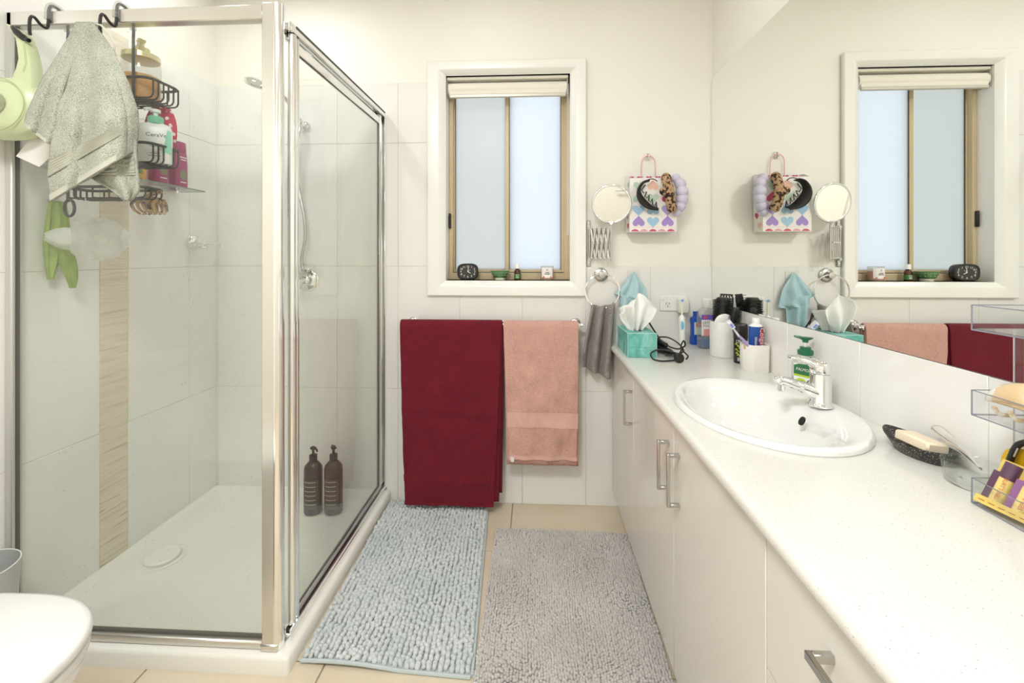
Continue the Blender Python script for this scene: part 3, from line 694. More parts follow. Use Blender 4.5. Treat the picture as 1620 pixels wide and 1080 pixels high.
MB().surf(lambda u, v: b3(.01 + .98 * u, lerp(.42, .62, v)) + Vector((0, -.0058 - .0017 * math.cos(v * 32), 0)), 28, 20).build('woven_band', SAGEB, tw)
b2 = sheet(l2, r2, yf2)
MB().surf(lambda u, v: b2(u, lerp(.955, 1, v)) + Vector((0, -.0055, 0)), 24, 3).build('hem', SAGEB, tw)
# hanging loop of the towel
MB().tube([at(*p, 1.226) for p in ((150, 38), (160, 40), (172, 52), (182, 72), (180, 80))], .003, 6).build('hanging_loop', mat('cream_tape', '#d8d6c6', .8), tw)

# ---- exfoliating gloves and mesh pouf
GRN = mat('green_knit', '#9cb056', .9, bump=(500, .5, .002), vary=(30, '#88a044', .4, .6))
gl = thing('exfoliating_gloves', 'pair of lime green knitted gloves hanging on the shower side wall', 'gloves', (-1.63, 1.42, 1.14))
def gl_(L, R, zb, ph, off):
    def fn(u, v):
        a = 2 * PI * u; l, r_ = interp(L, v), interp(R, v); c_, h = (l + r_) / 2, (r_ - l) / 2
        return (-1.634 + off + (.015 * math.sin(a) + .004 * math.sin(5 * a + ph)) * (.35 + .65 * math.sin(PI * (.12 + .8 * v))), c_ + h * math.cos(a), lerp(1.437, zb, v))
    return fn
MB().surf(gl_([(0, 1.394), (.1, 1.388), (.5, 1.376), (.75, 1.378), (1, 1.386)], [(0, 1.42), (.1, 1.428), (.5, 1.432), (.72, 1.428), (.9, 1.410), (1, 1.402)], 1.172, 0, 0), 28, 24, True).build('glove', GRN, gl)
MB().surf(gl_([(0, 1.404), (.15, 1.402), (.5, 1.398), (.72, 1.412), (.9, 1.434), (1, 1.444)], [(0, 1.43), (.1, 1.436), (.5, 1.45), (.75, 1.468), (.9, 1.47), (1, 1.462)], 1.138, 2, .014), 28, 24, True).build('glove', GRN, gl)
for y0, y1 in ((1.402, 1.392), (1.418, 1.42)): MB().tube([(-1.618, y0, 1.432), (-1.611, (y0 + y1) / 2, 1.37), (-1.612, y1, 1.29)], [.006, .009, .004], 8).build('fold', GRN, gl)
MB().cyl((-1.66, 1.412, 1.44), (-1.625, 1.412, 1.44), .006, n=10).build('hook', mat('clear_hook', '#d9dcd6', .2), gl)
# net pouf: many ruffled layers of sheer mesh
NET = thin_glass('sheer_net', (.98, .98, .97), .46, (.99, .985, .97), 0, .2)
po = thing('bath_pouf', 'white mesh bath pouf hanging behind the shower glass', 'pouf', (-1.45, 1.41, 1.22))
pc = Vector((-1.468, 1.405, 1.307)); m = MB()
for k in range(5):
    ph = k * 2.4; sc_ = .62 + .05 * (k % 5); kx = 3 + k % 4
    def pf(u, v, ph=ph, sc_=sc_, kx=kx):
        a = 2 * PI * u; t = PI * (.04 + .92 * v); d = Vector((math.sin(t) * math.cos(a) * 1.15, math.sin(t) * math.sin(a) * .55, math.cos(t) * .92))
        f = 1 + .16 * math.sin(kx * a + ph) * math.sin(t) + .12 * math.sin(5 * t + ph)
        return pc + d * .088 * sc_ * f * 1.05
    m.surf(pf, 36, 20, True)
m.build('net_ruffles', NET, po)
m = MB()
for k in range(3):
    def pf(u, v, k=k):
        a = 2 * PI * u; t = v
        r = .035 * math.sin(PI * min(1, .25 + .75 * t)) * (1 + .1 * math.sin(5 * a + k)) * (.8 + .1 * k)
        return (lerp(-1.53, -1.62, t), lerp(1.40, 1.36, t) + r * .4 * math.cos(a), lerp(1.31, 1.325 - .01 * k, t) + r * math.sin(a))
    m.surf(pf, 24, 12, True)
m.build('net_tail', NET, po)
MB().tube(spline([(-1.46, cy0 + .01, 1.44), (-1.462, 1.36, 1.40), (-1.466, 1.40, 1.36)], 5), .0015, 6).build('cord', WHITEP, po)

# ================================================================== TOILET AND BIN
to = thing('toilet', 'white toilet with closed lid in front of the shower', 'toilet', (-1.2, .785, 0))
def lidring(s, z, tip=-.922, back=-1.40, hw=.188, cy=.785):
    P_ = []; n = 48; cx = tip - .24
    for k in range(n):
        a = 2 * PI * k / n; c, s_ = math.cos(a), math.sin(a)
        e = 2 / 2.35
        x = (tip - cx) * s * math.copysign(abs(c) ** e, c) if c >= 0 else (cx - back) * s * -abs(c) ** (2 / 4)
        y = hw * s * math.copysign(abs(s_) ** e, s_)
        P_.append((cx + x, cy + y, z))
    return P_
MB().ring_stack([lidring(s, z) for s, z in ((.93, .432), (.985, .434), (1.0, .441), (.995, .451), (.975, .457), (.93, .46), (.6, .464), (.2, .465))]).build('lid', CERAMIC, to)
MB().ring_stack([lidring(s, z) for s, z in ((.92, .408), (.975, .409), (.985, .416), (.98, .426), (.95, .429))]).build('seat', CERAMIC, to)
MB().ring_stack([lidring(s, z, hw=w_, back=-1.45) for s, z, w_ in ((.55, 0, .16), (.56, .02, .17), (.6, .15, .17), (.76, .28, .175), (.93, .37, .185), (.955, .395, .187), (.95, .406, .187))]).build('bowl', CERAMIC, to)
MB().box(-1.652, -1.44, .60, .97, .40, .80, .025).build('cistern', CERAMIC, to)
MB().box(-1.655, -1.435, .595, .975, .80, .835, .012).build('cistern_lid', CERAMIC, to)
MB().lathe([(.028, .835), (.028, .84), (.002, .842)], (-1.545, .785, 0), 24).build('flush_button', CHROME, to)
MB().box(-1.652, -1.40, .70, .87, 0, .405, .02).build('pedestal_back', CERAMIC, to)
bn = thing('waste_bin', 'pale grey waste bin between the toilet and the shower', 'bin', (-1.566, 1.14, 0))
MB().lathe([(.075, 0), (.078, .004), (.09, 0.368), (.0915, 0.372), (.0895, 0.372), (.076, .01), (.002, .01)], (-1.566, 1.14, 0), 40, cap1=False).build('bin_body', mat('pale_grey_plastic', '#c9c9c6', .4), bn)
MB().tube([(-1.566 + .0905 * math.cos(a), 1.14 + .0905 * math.sin(a), 0.372) for a in np.linspace(0, 2 * PI, 40, endpoint=False)], .0016, 6, True).build('rim', WHITEP, bn)

# ================================================================== VANITY
CFX, CZ0, CZ1 = .388, .092, .79
def handle_v(y, z0, z1, par):
    m = MB(); x = CFX - .034
    m.box(x, x + .008, y - .006, y + .006, z0, z1, .001).box(x + .008, CFX, y - .006, y + .006, z0, z0 + .009, .001).box(x + .008, CFX, y - .006, y + .006, z1 - .009, z1, .001)
    return m.build('handle', SATIN, par)
def handle_h(z, y0, y1, par):
    m = MB(); x = CFX - .034
    m.box(x, x + .008, y0, y1, z - .006, z + .006, .001).box(x + .008, CFX, y0, y0 + .009, z - .006, z + .006, .001).box(x + .008, CFX, y1 - .009, y1, z - .006, z + .006, .001)
    return m.build('handle', SATIN, par)
def cabinet(y0, y1, label):
    o = thing('vanity_cabinet', label, 'cabinet', ((CFX + XR) / 2, (y0 + y1) / 2, 0), 'vanity cabinets')
    z1 = CZ1 - .11 if False else CZ1
    m = MB(); t = .016; xa, xb = CFX + .019, .874
    m.box(xa, xb, y0, y0 + t, CZ0, z1).box(xa, xb, y1 - t, y1, CZ0, z1).box(xa, xb, y0 + t, y1 - t, CZ0, CZ0 + t).box(xb - .006, xb, y0 + t, y1 - t, CZ0 + t, z1).box(xa, xa + .05, y0 + t, y1 - t, z1 - t, z1)
    m.build('cabinet_body', CARC, o, smooth=False)
    MB().box(CFX + .055, CFX + .07, y0, y1, 0, CZ0).build('kickboard', CARC, o, smooth=False)
    return o
YE = D - .003
c = cabinet(1.729, YE, 'single-door vanity cabinet next to the window wall')
d = MB().box(CFX, CFX + .018, 1.7305, YE - .004, CZ0, CZ1 - .004, .0012).build('door', CABI, c); handle_v(1.752, .58, .717, d)
c = cabinet(.751, 1.729, 'double-door vanity cabinet under the sink')
d = MB().box(CFX, CFX + .018, 1.2353, 1.7275, CZ0, CZ1 - .004, .0012).build('door', CABI, c); handle_v(1.276, .58, .72, d)
d = MB().box(CFX, CFX + .018, .7525, 1.2325, CZ0, CZ1 - .004, .0012).build('door', CABI, c); handle_v(1.186, .58, .722, d)
c = cabinet(.20, .751, 'vanity drawer unit nearest the viewer')
for k, (z0, z1) in enumerate(((.5655, CZ1 - .004), (.33, .5625), (CZ0, .327))):
    d = MB().box(CFX, CFX + .018, .2015, .7495, z0, z1, .0012).build('drawer', CABI, c)
    MB().box(CFX + .018, CFX + .40, .23, .72, z0 + .02, z1 - .04).build('drawer_box', CARC, d, smooth=False)
    handle_h((z0 + z1) / 2 + .052, .44, .592, d)
# ---- worktop with a hole for the basin
def speckle():
    m, nt, b = new_mat('speckled_worktop'); L = nt.links.new
    tc = nt.nodes.new('ShaderNodeTexCoord'); last = None
    base = nt.nodes.new('ShaderNodeRGB'); base.outputs[0].default_value = lin('#e0ddd5'); last = base.outputs[0]
    for sc_, th, cc in ((150, .10, '#b9b0a0'), (95, .075, '#a29a8e'), (230, .14, '#fbfaf6'), (60, .05, '#8f8274')):
        v = nt.nodes.new('ShaderNodeTexVoronoi'); v.inputs['Scale'].default_value = sc_; L(tc.outputs['Object'], v.inputs['Vector'])
        lt = nt.nodes.new('ShaderNodeMath'); lt.operation = 'LESS_THAN'; lt.inputs[1].default_value = th; L(v.outputs['Distance'], lt.inputs[0])
        mx_ = nt.nodes.new('ShaderNodeMixRGB'); mx_.inputs[2].default_value = lin(cc); L(lt.outputs[0], mx_.inputs[0]); L(last, mx_.inputs[1]); last = mx_.outputs[0]
    L(last, b.inputs['Base Color']); b.inputs['Roughness'].default_value = .16; MATS['speckled_worktop'] = m; return m
SPK = speckle()
WX, WB, WY0, WY1 = .384, .875, .15, D - .001
SC = (.63, 1.25); SA, SB = .288, .222          # basin: half length along y, half width along x
m = MB()
ang = sorted([2 * PI * k / 72 for k in range(72)] + [math.atan2(y - SC[1], x - SC[0]) % (2 * PI) for x in (WX, WB) for y in (WY0, WY1)])
inn, outr = [], []
for a in ang:
    c_, s_ = math.cos(a), math.sin(a)
    inn.append((SC[0] + SB * .93 * c_ , SC[1] + SA * .95 * s_))
    ts = []
    if c_ > 1e-9: ts.append((WB - SC[0]) / c_)
    if c_ < -1e-9: ts.append((WX - SC[0]) / c_)
    if s_ > 1e-9: ts.append((WY1 - SC[1]) / s_)
    if s_ < -1e-9: ts.append((WY0 - SC[1]) / s_)
    t = min(ts); outr.append((SC[0] + t * c_, SC[1] + t * s_))
n = len(ang); B0 = .791
m.ring_stack([[(x, y, B0) for x, y in inn], [(x, y, WT) for x, y in inn], [(x, y, WT) for x, y in outr], [(x, y, B0) for x, y in outr], [(x, y, B0) for x, y in inn]], False, False)
pr = [(.3842, WT), (.380, .8195), (.375, .8165), (.3715, .811), (.3705, .805), (.3715, .797), (.3745, .7925), (.380, .791), (.3842, .791)]
m.ring_stack([[(x, WY0, z) for x, z in pr], [(x, WY1, z) for x, z in pr]])
tag(m.build('worktop', SPK, None, (.62, 1.2, B0), angle=50), 'long speckled white worktop along the mirror wall', 'worktop')
# ---- basin
bs = thing('basin', 'oval white ceramic basin set into the worktop', 'basin', (*SC, WT))
R = []
for s_, z, ox, kx in ((.94, .80, 0, 1), (.99, WT - .001, 0, 1), (1.0, WT + .003, 0, 1), (.995, WT + .010, 0, 1), (.975, WT + .0145, 0, 1), (.94, WT + .0145, 0, 1), (.90, WT + .011, -.004, .97), (.86, WT + .004, -.018, .88), (.82, WT - .015, -.024, .84), (.76, WT - .05, -.028, .82), (.66, WT - .09, -.03, .82), (.5, WT - .118, -.03, .84), (.25, WT - .13, -.03, .9), (.09, WT - .132, -.03, 1)):
    R.append([(SC[0] + ox + SB * s_ * kx * math.cos(2 * PI * k / 72), SC[1] + SA * s_ * math.sin(2 * PI * k / 72), z) for k in range(72)])
MB().ring_stack(R, False, True).build('bowl', CERAMIC, bs)
MB().lathe([(.028, WT - .131), (.028, WT - .127), (.02, WT - .126), (.002, WT - .126)], (SC[0] - .03, SC[1], 0), 24).build('waste', CHROME, bs)
ov = MB(); ov.M = Matrix.Translation((.727, 1.225, .802)) @ Matrix.Rotation(math.radians(-62), 4, 'Y')
ov.lathe([(.0095, -.003), (.0095, .0015), (.002, .0015)], n=20, sx=1.3); ov.build('overflow_hole', mat('dark_hole', '#15130f', .7), bs)
# ---- mixer tap
TAPX, TAPY, TZ = .800, 1.262, WT + .0125
tp = thing('basin_tap', 'chrome single-lever mixer tap on the basin', 'tap', (TAPX, TAPY, TZ))
MB().lathe([(.030, 0), (.031, .003), (.029, .008), (.026, .012), (.0255, .085), (.024, .09)], (TAPX, TAPY, TZ), 28).build('tap_body', CHROME, tp)
sp = spline([(TAPX - .003, TAPY, TZ + .032), (TAPX - .04, TAPY + .003, TZ + .045), (TAPX - .075, TAPY + .006, TZ + .057), (TAPX - .104, TAPY + .008, TZ + .066), (TAPX - .114, TAPY + .009, TZ + .060)], 6)
MB().tube(sp, [.021] * 4 + [.019] * 5 + [.016] * 6 + [.015] * (len(sp) - 17) + [.013, .010], 14, flat=1.0).build('spout', CHROME, tp)
MB().lathe([(.009, 0), (.0105, .004), (.0105, .02), (.004, .022)], (TAPX - .103, TAPY + .008, TZ + .037), 18).build('aerator', CHROME, tp)
MB().lathe([(.0245, .091), (.026, .095), (.026, .112), (.021, .122), (.010, .127), (.002, .128)], (TAPX, TAPY, TZ), 28).build('lever_cap', CHROME, tp)
lv = spline([(TAPX - .004, TAPY, TZ + .112), (TAPX - .035, TAPY + .004, TZ + .124), (TAPX - .062, TAPY + .008, TZ + .131), (TAPX - .082, TAPY + .011, TZ + .132)], 6)
MB().tube(lv, [.014] * 5 + [.010] * 6 + [.007] * (len(lv) - 12) + [.004], 12, flat=1.7).build('lever', CHROME, tp)
MB().lathe([(.004, 0), (.004, .001)], (TAPX - .022, TAPY - .0, TZ + .1), 14, axis='x').build('red_blue_dot', mat('tap_dot', '#7a3d56', .4), tp)

# ================================================================== TOWEL RAIL AND BATH TOWELS
RY = D - .075; RZ = .915
rl = thing('towel_rail', 'chrome towel rail under the window', 'towel rail', (-.22, D, RZ))
for x in (-.615, .205): MB().lathe([(.027, 0), (.027, .006), (.02, .014), (.012, .02), (.011, .062), (.016, .068), (.016, .088), (.002, .09)], (x, D, RZ), 24, axis='y').build('wall_mount', CHROME, rl)
MB().cyl((-.645, RY, RZ), (.235, RY, RZ), .008, n=14).build('rail', CHROME, rl)
def drape(L, Rr, zf, zb, r, y0=RY, z0=RZ, amp=.006, seed=0, nu=40, nv=70, flare=.014, wr=.6, creases=()):
    """L,Rr: tables of x over the front fall (0 at the rail, 1 at the front hem)"""
    lf, lb = z0 - zf, z0 - zb; arc = PI * r; tot = lf + lb + arc
    def fn(u, v):
        s = v * tot
        if s < lf: k = (lf - s) / lf; y, z = y0 - r - flare * k, z0 - (lf - s); kk = k
        elif s < lf + arc: a = (s - lf) / r; y, z = y0 - r * math.cos(a), z0 + r * math.sin(a); kk = 0
        else: k = (s - lf - arc) / lb; y, z = y0 + r, z0 - (s - lf - arc); kk = k * lb / lf
        x = lerp(interp(L, kk), interp(Rr, kk), u)
        wv = ns(u * 3.2 + seed, z * 3.0, seed * 7.0) * amp * 1.6 * kk + ns(u * 9 + seed, z * 8.0, 5 + seed) * amp * .5 * min(1, kk * 3)
        wv += .0016 * ns(u * 30, z * 30, seed) + wr * (.010 * ns(u * 5 + z * 9 + seed, z * 4 - u * 6, 2.0) * min(1, 2.5 * kk) + .0045 * abs(ns(u * 14 + z * 16, z * 7 - u * 9, seed)) * min(1, 4 * kk))
        for zc_, dz_, am_ in creases: wv -= am_ * math.exp(-((z - zc_ - .012 * math.sin(3 * u + seed)) / dz_) ** 2) * (.5 + .5 * math.sin(PI * u))
        if s >= lf + arc: wv = min(wv, 0) * .3
        return (x, y + wv, z)
    return fn
REDT = terry('red_terry', '#7c0c24', '#4e0414', 420); REDB = mat('red_band', '#710c20', .9, bump=(400, .4, .002))
rt = thing('bath_towel', 'large dark red bath towel over the rail', 'towel', (-.42, RY, .05))
f1 = drape([(0, -.658), (.5, -.645), (1, -.628)], [(0, -.155), (.5, -.172), (1, -.194)], .045, .12, .022, seed=1, wr=.7, creases=((.49, .012, .008), (.46, .02, -.006), (.30, .015, .003), (.62, .02, .003)))
MB().surf(f1, 44, 90).build('towel_cloth', REDT, rt, solid=.009, sub=1)
f2 = drape([(0, -.652), (1, -.615)], [(0, -.152), (.5, -.160), (1, -.170)], .062, .10, .0125, seed=4, flare=.012)
MB().surf(f2, 30, 60).build('inner_fold', REDT, rt, solid=.007)
f2b = drape([(0, -.64), (1, -.60)], [(0, -.150), (.5, -.152), (1, -.156)], .10, .09, .0095, seed=8, flare=.004)
MB().surf(f2b, 30, 60).build('inner_fold', REDT, rt, solid=.004)
def onfront(f, z0f, zf, za, zb, off):
    tot = None
    return lambda u, v: Vector(f(u, v)) + Vector((0, -off, 0))
def band(f, v0, v1, off, nu, nv, nm, mt, par): MB().surf(lambda u, v: Vector(f(u, lerp(v0, v1, v))) + Vector((0, -off, 0)), nu, nv).build(nm, mt, par)
band(f1, .064, .084, .0052, 44, 5, 'woven_band', REDB, rt); band(f1, .0, .008, .0058, 44, 3, 'hem', REDB, rt)
PNKT = terry('salmon_terry', '#dfaea1', '#b5877a', 330); PNKB = mat('salmon_band', '#ddb0a5', .85, bump=(250, .3, .002))
pt = thing('bath_towel', 'salmon pink towel hanging beside the dark red one', 'towel', (.04, RY, .27))
f3 = drape([(0, -.150), (.5, -.137), (.8, -.126), (1, -.120)], [(0, .214), (.5, .212), (1, .203)], .275, .25, .02, seed=12, amp=.007, wr=1.3)
MB().surf(f3, 40, 80).build('towel_cloth', PNKT, pt, solid=.009, sub=1)
f4 = drape([(0, -.148), (.5, -.14), (1, -.132)], [(0, .213), (.5, .214), (1, .212)], .246, .29, .0115, seed=15, flare=.012)
MB().surf(f4, 30, 50).build('inner_fold', PNKT, pt, solid=.006)
band(f3, .112, .165, .0068, 40, 8, 'woven_band', PNKB, pt); band(f3, 0, .014, .0056, 40, 3, 'hem', PNKB, pt)
p0 = f3(.06, 0.005); MB().box(p0[0] - .011, p0[0] + .006, p0[1] - .016, p0[1] - .0065, .268, .288, .001).build('care_tag', mat('tag_white', '#ece9e2', .7), pt)

# ---- towel ring with grey towel, blue cloth
rg = thing('towel_ring', 'chrome towel ring on the wall beside the window', 'towel ring', (.335, D, 1.16))
MB().lathe([(.034, 0), (.034, .010), (.030, .014), (.016, .016), (.013, .03), (.015, .036), (.015, .050), (.002, .052)], (.333, D, 1.158), 28, axis='y').build('wall_rose', SATIN, rg)
RC = (.334, D - .045, 1.078); RR = .083
MB().tube([(RC[0] + RR * math.cos(a), RC[1], RC[2] + RR * math.sin(a)) for a in np.linspace(0, 2 * PI, 56, endpoint=False)], .0036, 8, True).build('ring', CHROME, rg)
GRYT = terry('grey_terry', '#a8a09b', '#635c59', 400); GRYB = mat('grey_band', '#857d79', .9, bump=(300, .4, .002))
gt = thing('hand_towel', 'small grey hand towel threaded through the chrome ring', 'towel', (.31, D - .045, .66))
def gfun(sgn, zb0, zb1, xl0, xr0, xl1, xr1, dy):
    def fn(u, v):
        lens = lerp(zb0, zb1, u)
        a = lerp(xl0, xr0, u); zt = RC[2] - math.sqrt(max(0, RR ** 2 - (a - RC[0]) ** 2)) + .004
        z = lerp(zt + .006 * math.sin(PI * u), lens, v); k = v
        x = lerp(a, lerp(xl1, xr1, u), min(1, k * 1.1) ** .8)
        pl = .028 * math.cos(u * 4.4 * PI + .4) * (.5 + .5 * min(1, 3 * k)) + .006 * ns(u * 4, z * 7, 3)
        return (x, RC[1] - sgn * (.008 + .006 * min(1, 4 * v)) - pl * .8 - dy * k, z)
    return fn
gA = gfun(1, .715, .652, .285, .392, .232, .368, .006)
MB().surf(gA, 44, 50).build('towel_cloth', GRYT, gt, solid=.011, sub=1)
gB = gfun(-1, .70, .68, .283, .394, .262, .364, -.008)
MB().surf(gB, 30, 40).build('back_fold', GRYT, gt, solid=.008)
MB().surf(lambda u, v: Vector(gA(u, lerp(.78, .9, v))) + Vector((0, -.0065, 0)), 44, 8).build('woven_band', GRYB, gt)
BLUC = mat('blue_cloth', '#bcd8dc', .9, bump=(500, .4, .001), vary=(25, '#b0d0d6', .4, .6))
bc = thing('face_cloth', 'pale blue cloth hanging from a wall hook', 'cloth', (.49, D, .95))
def bfun(u, v):
    l = interp([(0, .480), (.35, .435), (.62, .392), (.64, .42), (1, .44)], v); r_ = interp([(0, .505), (.3, .548), (.72, .572), (.74, .535), (1, .53)], v)
    zl = interp([(0, 1.16), (.62, 1.062), (.7, 1.03), (1, .90)], v); zr = interp([(0, 1.16), (.72, 1.0), (.8, .99), (1, .88)], v)
    k = min(1, 2 * v)
    return (lerp(l, r_, u), D - .022 - .014 * k * math.sin(u * 13) * math.sin(PI * (.15 + .7 * u)) - .016 * k * math.sin(PI * u), lerp(zl, zr, u) + .012 * (1 - v) * math.sin(PI * u))
MB().surf(bfun, 40, 40).build('cloth', BLUC, bc, solid=.003)
MB().box(.462, .524, D - .004, D, 1.115, 1.178, .003).tube([(.493, D - .004, 1.15), (.493, D - .02, 1.145), (.493, D - .026, 1.165)], .004, 8).build('adhesive_hook', mat('clear_plate', '#e6e5de', .2), bc)

# ================================================================== MAGNIFYING MIRROR, GIFT BAG, HEADBANDS
mg = thing('shaving_mirror', 'round chrome mirror on a folding scissor bracket beside the window', 'mirror', (.272, D, 1.2))
m = MB().box(.262, .282, D - .006, D, 1.198, 1.428, .004)
m.build('wall_plate', SATIN, mg)
for z in (1.214, 1.412): MB().lathe([(.004, 0), (.004, .0075), (.002, .009)], (.272, D, z), 12, axis='y').build('screw', CHROME, mg)
MB().cyl((.274, D - .016, 1.235), (.274, D - .016, 1.392), .005).box(.268, .28, D - .02, D - .004, 1.228, 1.244).box(.268, .28, D - .02, D - .004, 1.383, 1.397).build('hinge_rod', SATIN, mg)
npan = 4; xa, xb = .284, .362; zt, zb = 1.388, 1.240
ya, yb = D - .022, D - .085
for k in range(npan):
    for s_ in (0, 1):
        x0 = lerp(xa, xb, k / npan); x1 = lerp(xa, xb, (k + 1) / npan); y0 = lerp(ya, yb, k / npan) + .004 * (1 - 2 * s_); y1 = lerp(ya, yb, (k + 1) / npan) + .004 * (1 - 2 * s_)
        a, b = ((zt, zb) if s_ == 0 else (zb, zt))
        MB().tube([(x0, y0, a), (x1, y1, b)], .0072, 8, flat=.25).build('scissor_arm', SATIN, mg)
for k in range(npan + 1):
    for z in (zt, zb, (zt + zb) / 2):
        x0 = lerp(xa, xb, k / npan) - (0 if z in (zt, zb) else .01); y0 = lerp(ya, yb, k / npan)
        if k == 0 and z not in (zt, zb): continue
        MB().ell((x0, y0 - .006, z), .0042, .0042, .0042, 10, 6).build('rivet', CHROME, mg)
px_, py_ = .368, D - .09
MB().cyl((px_, py_, 1.226), (px_, py_, 1.405), .0045, n=12).build('post', SATIN, mg)
MC = Vector((px_, py_ - .012, 1.498)); MRx = Matrix.Translation(MC) @ Matrix.Rotation(math.radians(-8), 4, 'Z') @ Matrix.Rotation(math.radians(9), 4, 'X')
m = MB(); m.M = MRx; m.tube([(.088 * math.cos(a), 0, .088 * math.sin(a)) for a in np.linspace(0, 2 * PI, 56, endpoint=False)], .006, 10, True); m.build('mirror_rim', CHROME, mg)
m = MB(); m.M = MRx; m.lathe([(.087, -.004), (.087, .004)], n=48, axis='y'); m.build('mirror_disc', MIRROR, mg, smooth=False)
m = MB(); m.tube(spline([(px_, py_, 1.40), (px_ + .004, py_ - .004, 1.405), (px_, py_ - .010, 1.408)], 4), .006, 8); m.build('yoke', CHROME, mg)
# bag
BGX0, BGX1, BGY0, BGY1, BGZ0, BGZ1 = .456, .676, D - .092, D - .004, 1.366, 1.648
PAPER = mat('white_paper', '#f1ebe6', .6)
bg = thing('gift_bag', 'white paper gift bag with watercolour hearts on a wall hook', 'bag', (.565, D, BGZ0))
m = MB()
def bagring(z, pinch): return [(BGX0, BGY1, z), (BGX0 + pinch, (BGY0 + BGY1) / 2, z), (BGX0, BGY0, z), (BGX1, BGY0, z), (BGX1 - pinch, (BGY0 + BGY1) / 2, z), (BGX1, BGY1, z)]
def bagtop(z): return [(BGX0, BGY1, z), (BGX0 + .006, (BGY0 + BGY1) / 2, z - .006), (BGX0 + .004, BGY0 + .006, z - .024), (BGX1 - .004, BGY0 + .006, z - .024), (BGX1 - .006, (BGY0 + BGY1) / 2, z - .006), (BGX1, BGY1, z)]
m.ring_stack([bagring(BGZ0, 0), bagring(BGZ0 + .12, .002), bagring(BGZ0 + .22, .004), bagtop(BGZ1)], True, False)
m.build('bag_body', PAPER, bg, solid=.0015, smooth=False)
HC = {k: mat('heart_' + k, c, .7) for k, c in dict(red='#cf5a74', pink='#e3a0ac', lilac='#b9a6d8', blue='#a6c9e0', green='#c3d6c0', purple='#a98fce', peach='#efc2ae').items()}
def heart(size, up=True):
    P_ = []
    for k in range(20):
        t = 2 * PI * k / 20; P_.append((size * 16 * math.sin(t) ** 3 / 34, size * (13 * math.cos(t) - 5 * math.cos(2 * t) - 2 * math.cos(3 * t) - math.cos(4 * t)) / 34 * (1 if up else -1)))
    return P_
rows = [(1.414, 0, ('purple', 'blue', 'purple', 'red'), .062), (1.470, 1, ('blue', 'blue', 'lilac'), .062), (1.527, 0, ('green', 'green', 'red'), .058), (1.585, 1, ('green', 'peach', 'green'), .055)]
for ri, (z, off, cols, sz) in enumerate(rows):
    for k, cc in enumerate(cols):
        x = BGX0 + .042 + .068 * k + (.0 if off else 0)
        if x > BGX1 - .008: continue
        if x + sz / 2 > BGX1: sz2 = .036; x = BGX1 - .02
        else: sz2 = sz
        MB().prism(heart(sz2, (k + ri) % 2 == 1), (x, BGY0 - .0007, z), (1, 0, 0), (0, 0, 1), (0, -.0005, 0)).build('printed_heart', HC[cc], bg, smooth=False)
for k in range(5):      # hearts cut by the bottom fold and along the mouth
    MB().prism([(.019, 0), (.016, .004), (.009, .009), (0, .011), (-.009, .009), (-.016, .004), (-.019, 0)], (BGX0 + .025 + .042 * k, BGY0 - .0007, BGZ0 + .002), (1, 0, 0), (0, 0, 1), (0, -.0005, 0)).build('printed_heart', HC['red' if k % 2 == 0 else 'pink'], bg, smooth=False)
    MB().prism(heart(.03), (BGX0 + .025 + .044 * k, BGY1 - .0025, BGZ1 - .012), (1, 0, 0), (0, 0, 1), (0, -.0005, 0)).build('printed_heart', HC['red'], bg, smooth=False)
    MB().prism(heart(.04), (BGX0 + .0 - .0008, (BGY0 + BGY1) / 2 - .012 + .02 * (k % 2), BGZ0 + .03 + .05 * k), (0, -1, 0), (0, 0, 1), (-.0005, 0, 0)).build('printed_heart', HC[('red', 'pink', 'peach', 'lilac', 'green')[k]], bg, smooth=False)
    MB().prism(heart(.04), (BGX1 + .0008, (BGY0 + BGY1) / 2 - .012 + .024 * (k % 2), BGZ0 + .03 + .05 * k), (0, 1, 0), (0, 0, 1), (.0005, 0, 0)).build('printed_heart', HC[('peach', 'red', 'red', 'pink', 'blue')[k]], bg, smooth=False)
MB().box(BGX0 + .012, BGX1 - .002, BGY0 - .001, BGY0, BGZ0 + .022, BGZ0 + .0228).build('fold_crease', HC['pink'], bg)
HND = mat('pink_cord', '#f0b6bc', .6)
MB().tube(spline([(.532, BGY1 - .003, 1.63), (.5315, BGY1 - .003, 1.70), (.538, BGY1 - .005, 1.732), (.565, BGY1 - .008, 1.748), (.592, BGY1 - .005, 1.732), (.599, BGY1 - .003, 1.70), (.6, BGY1 - .003, 1.63)], 6), .0025, 6).build('cord_handle', HND, bg)
hk = thing('wall_hook', 'small chrome hook plate holding the gift bag', 'hook', (.565, D, 1.73))
MB().box(.555, .575, D - .004, D + .006, 1.728, 1.762, .002).build('hook_plate', CHROME, hk)
MB().tube(spline([(.565, D - .004, 1.74), (.565, D - .014, 1.736), (.565, D - .02, 1.742), (.565, D - .02, 1.752)], 4), .003, 8).build('prong', CHROME, hk)
for z in (1.735, 1.755): MB().ell((.565, D - .005, z), .0025, .002, .0025, 8, 6).build('screw', BLACKP, hk)
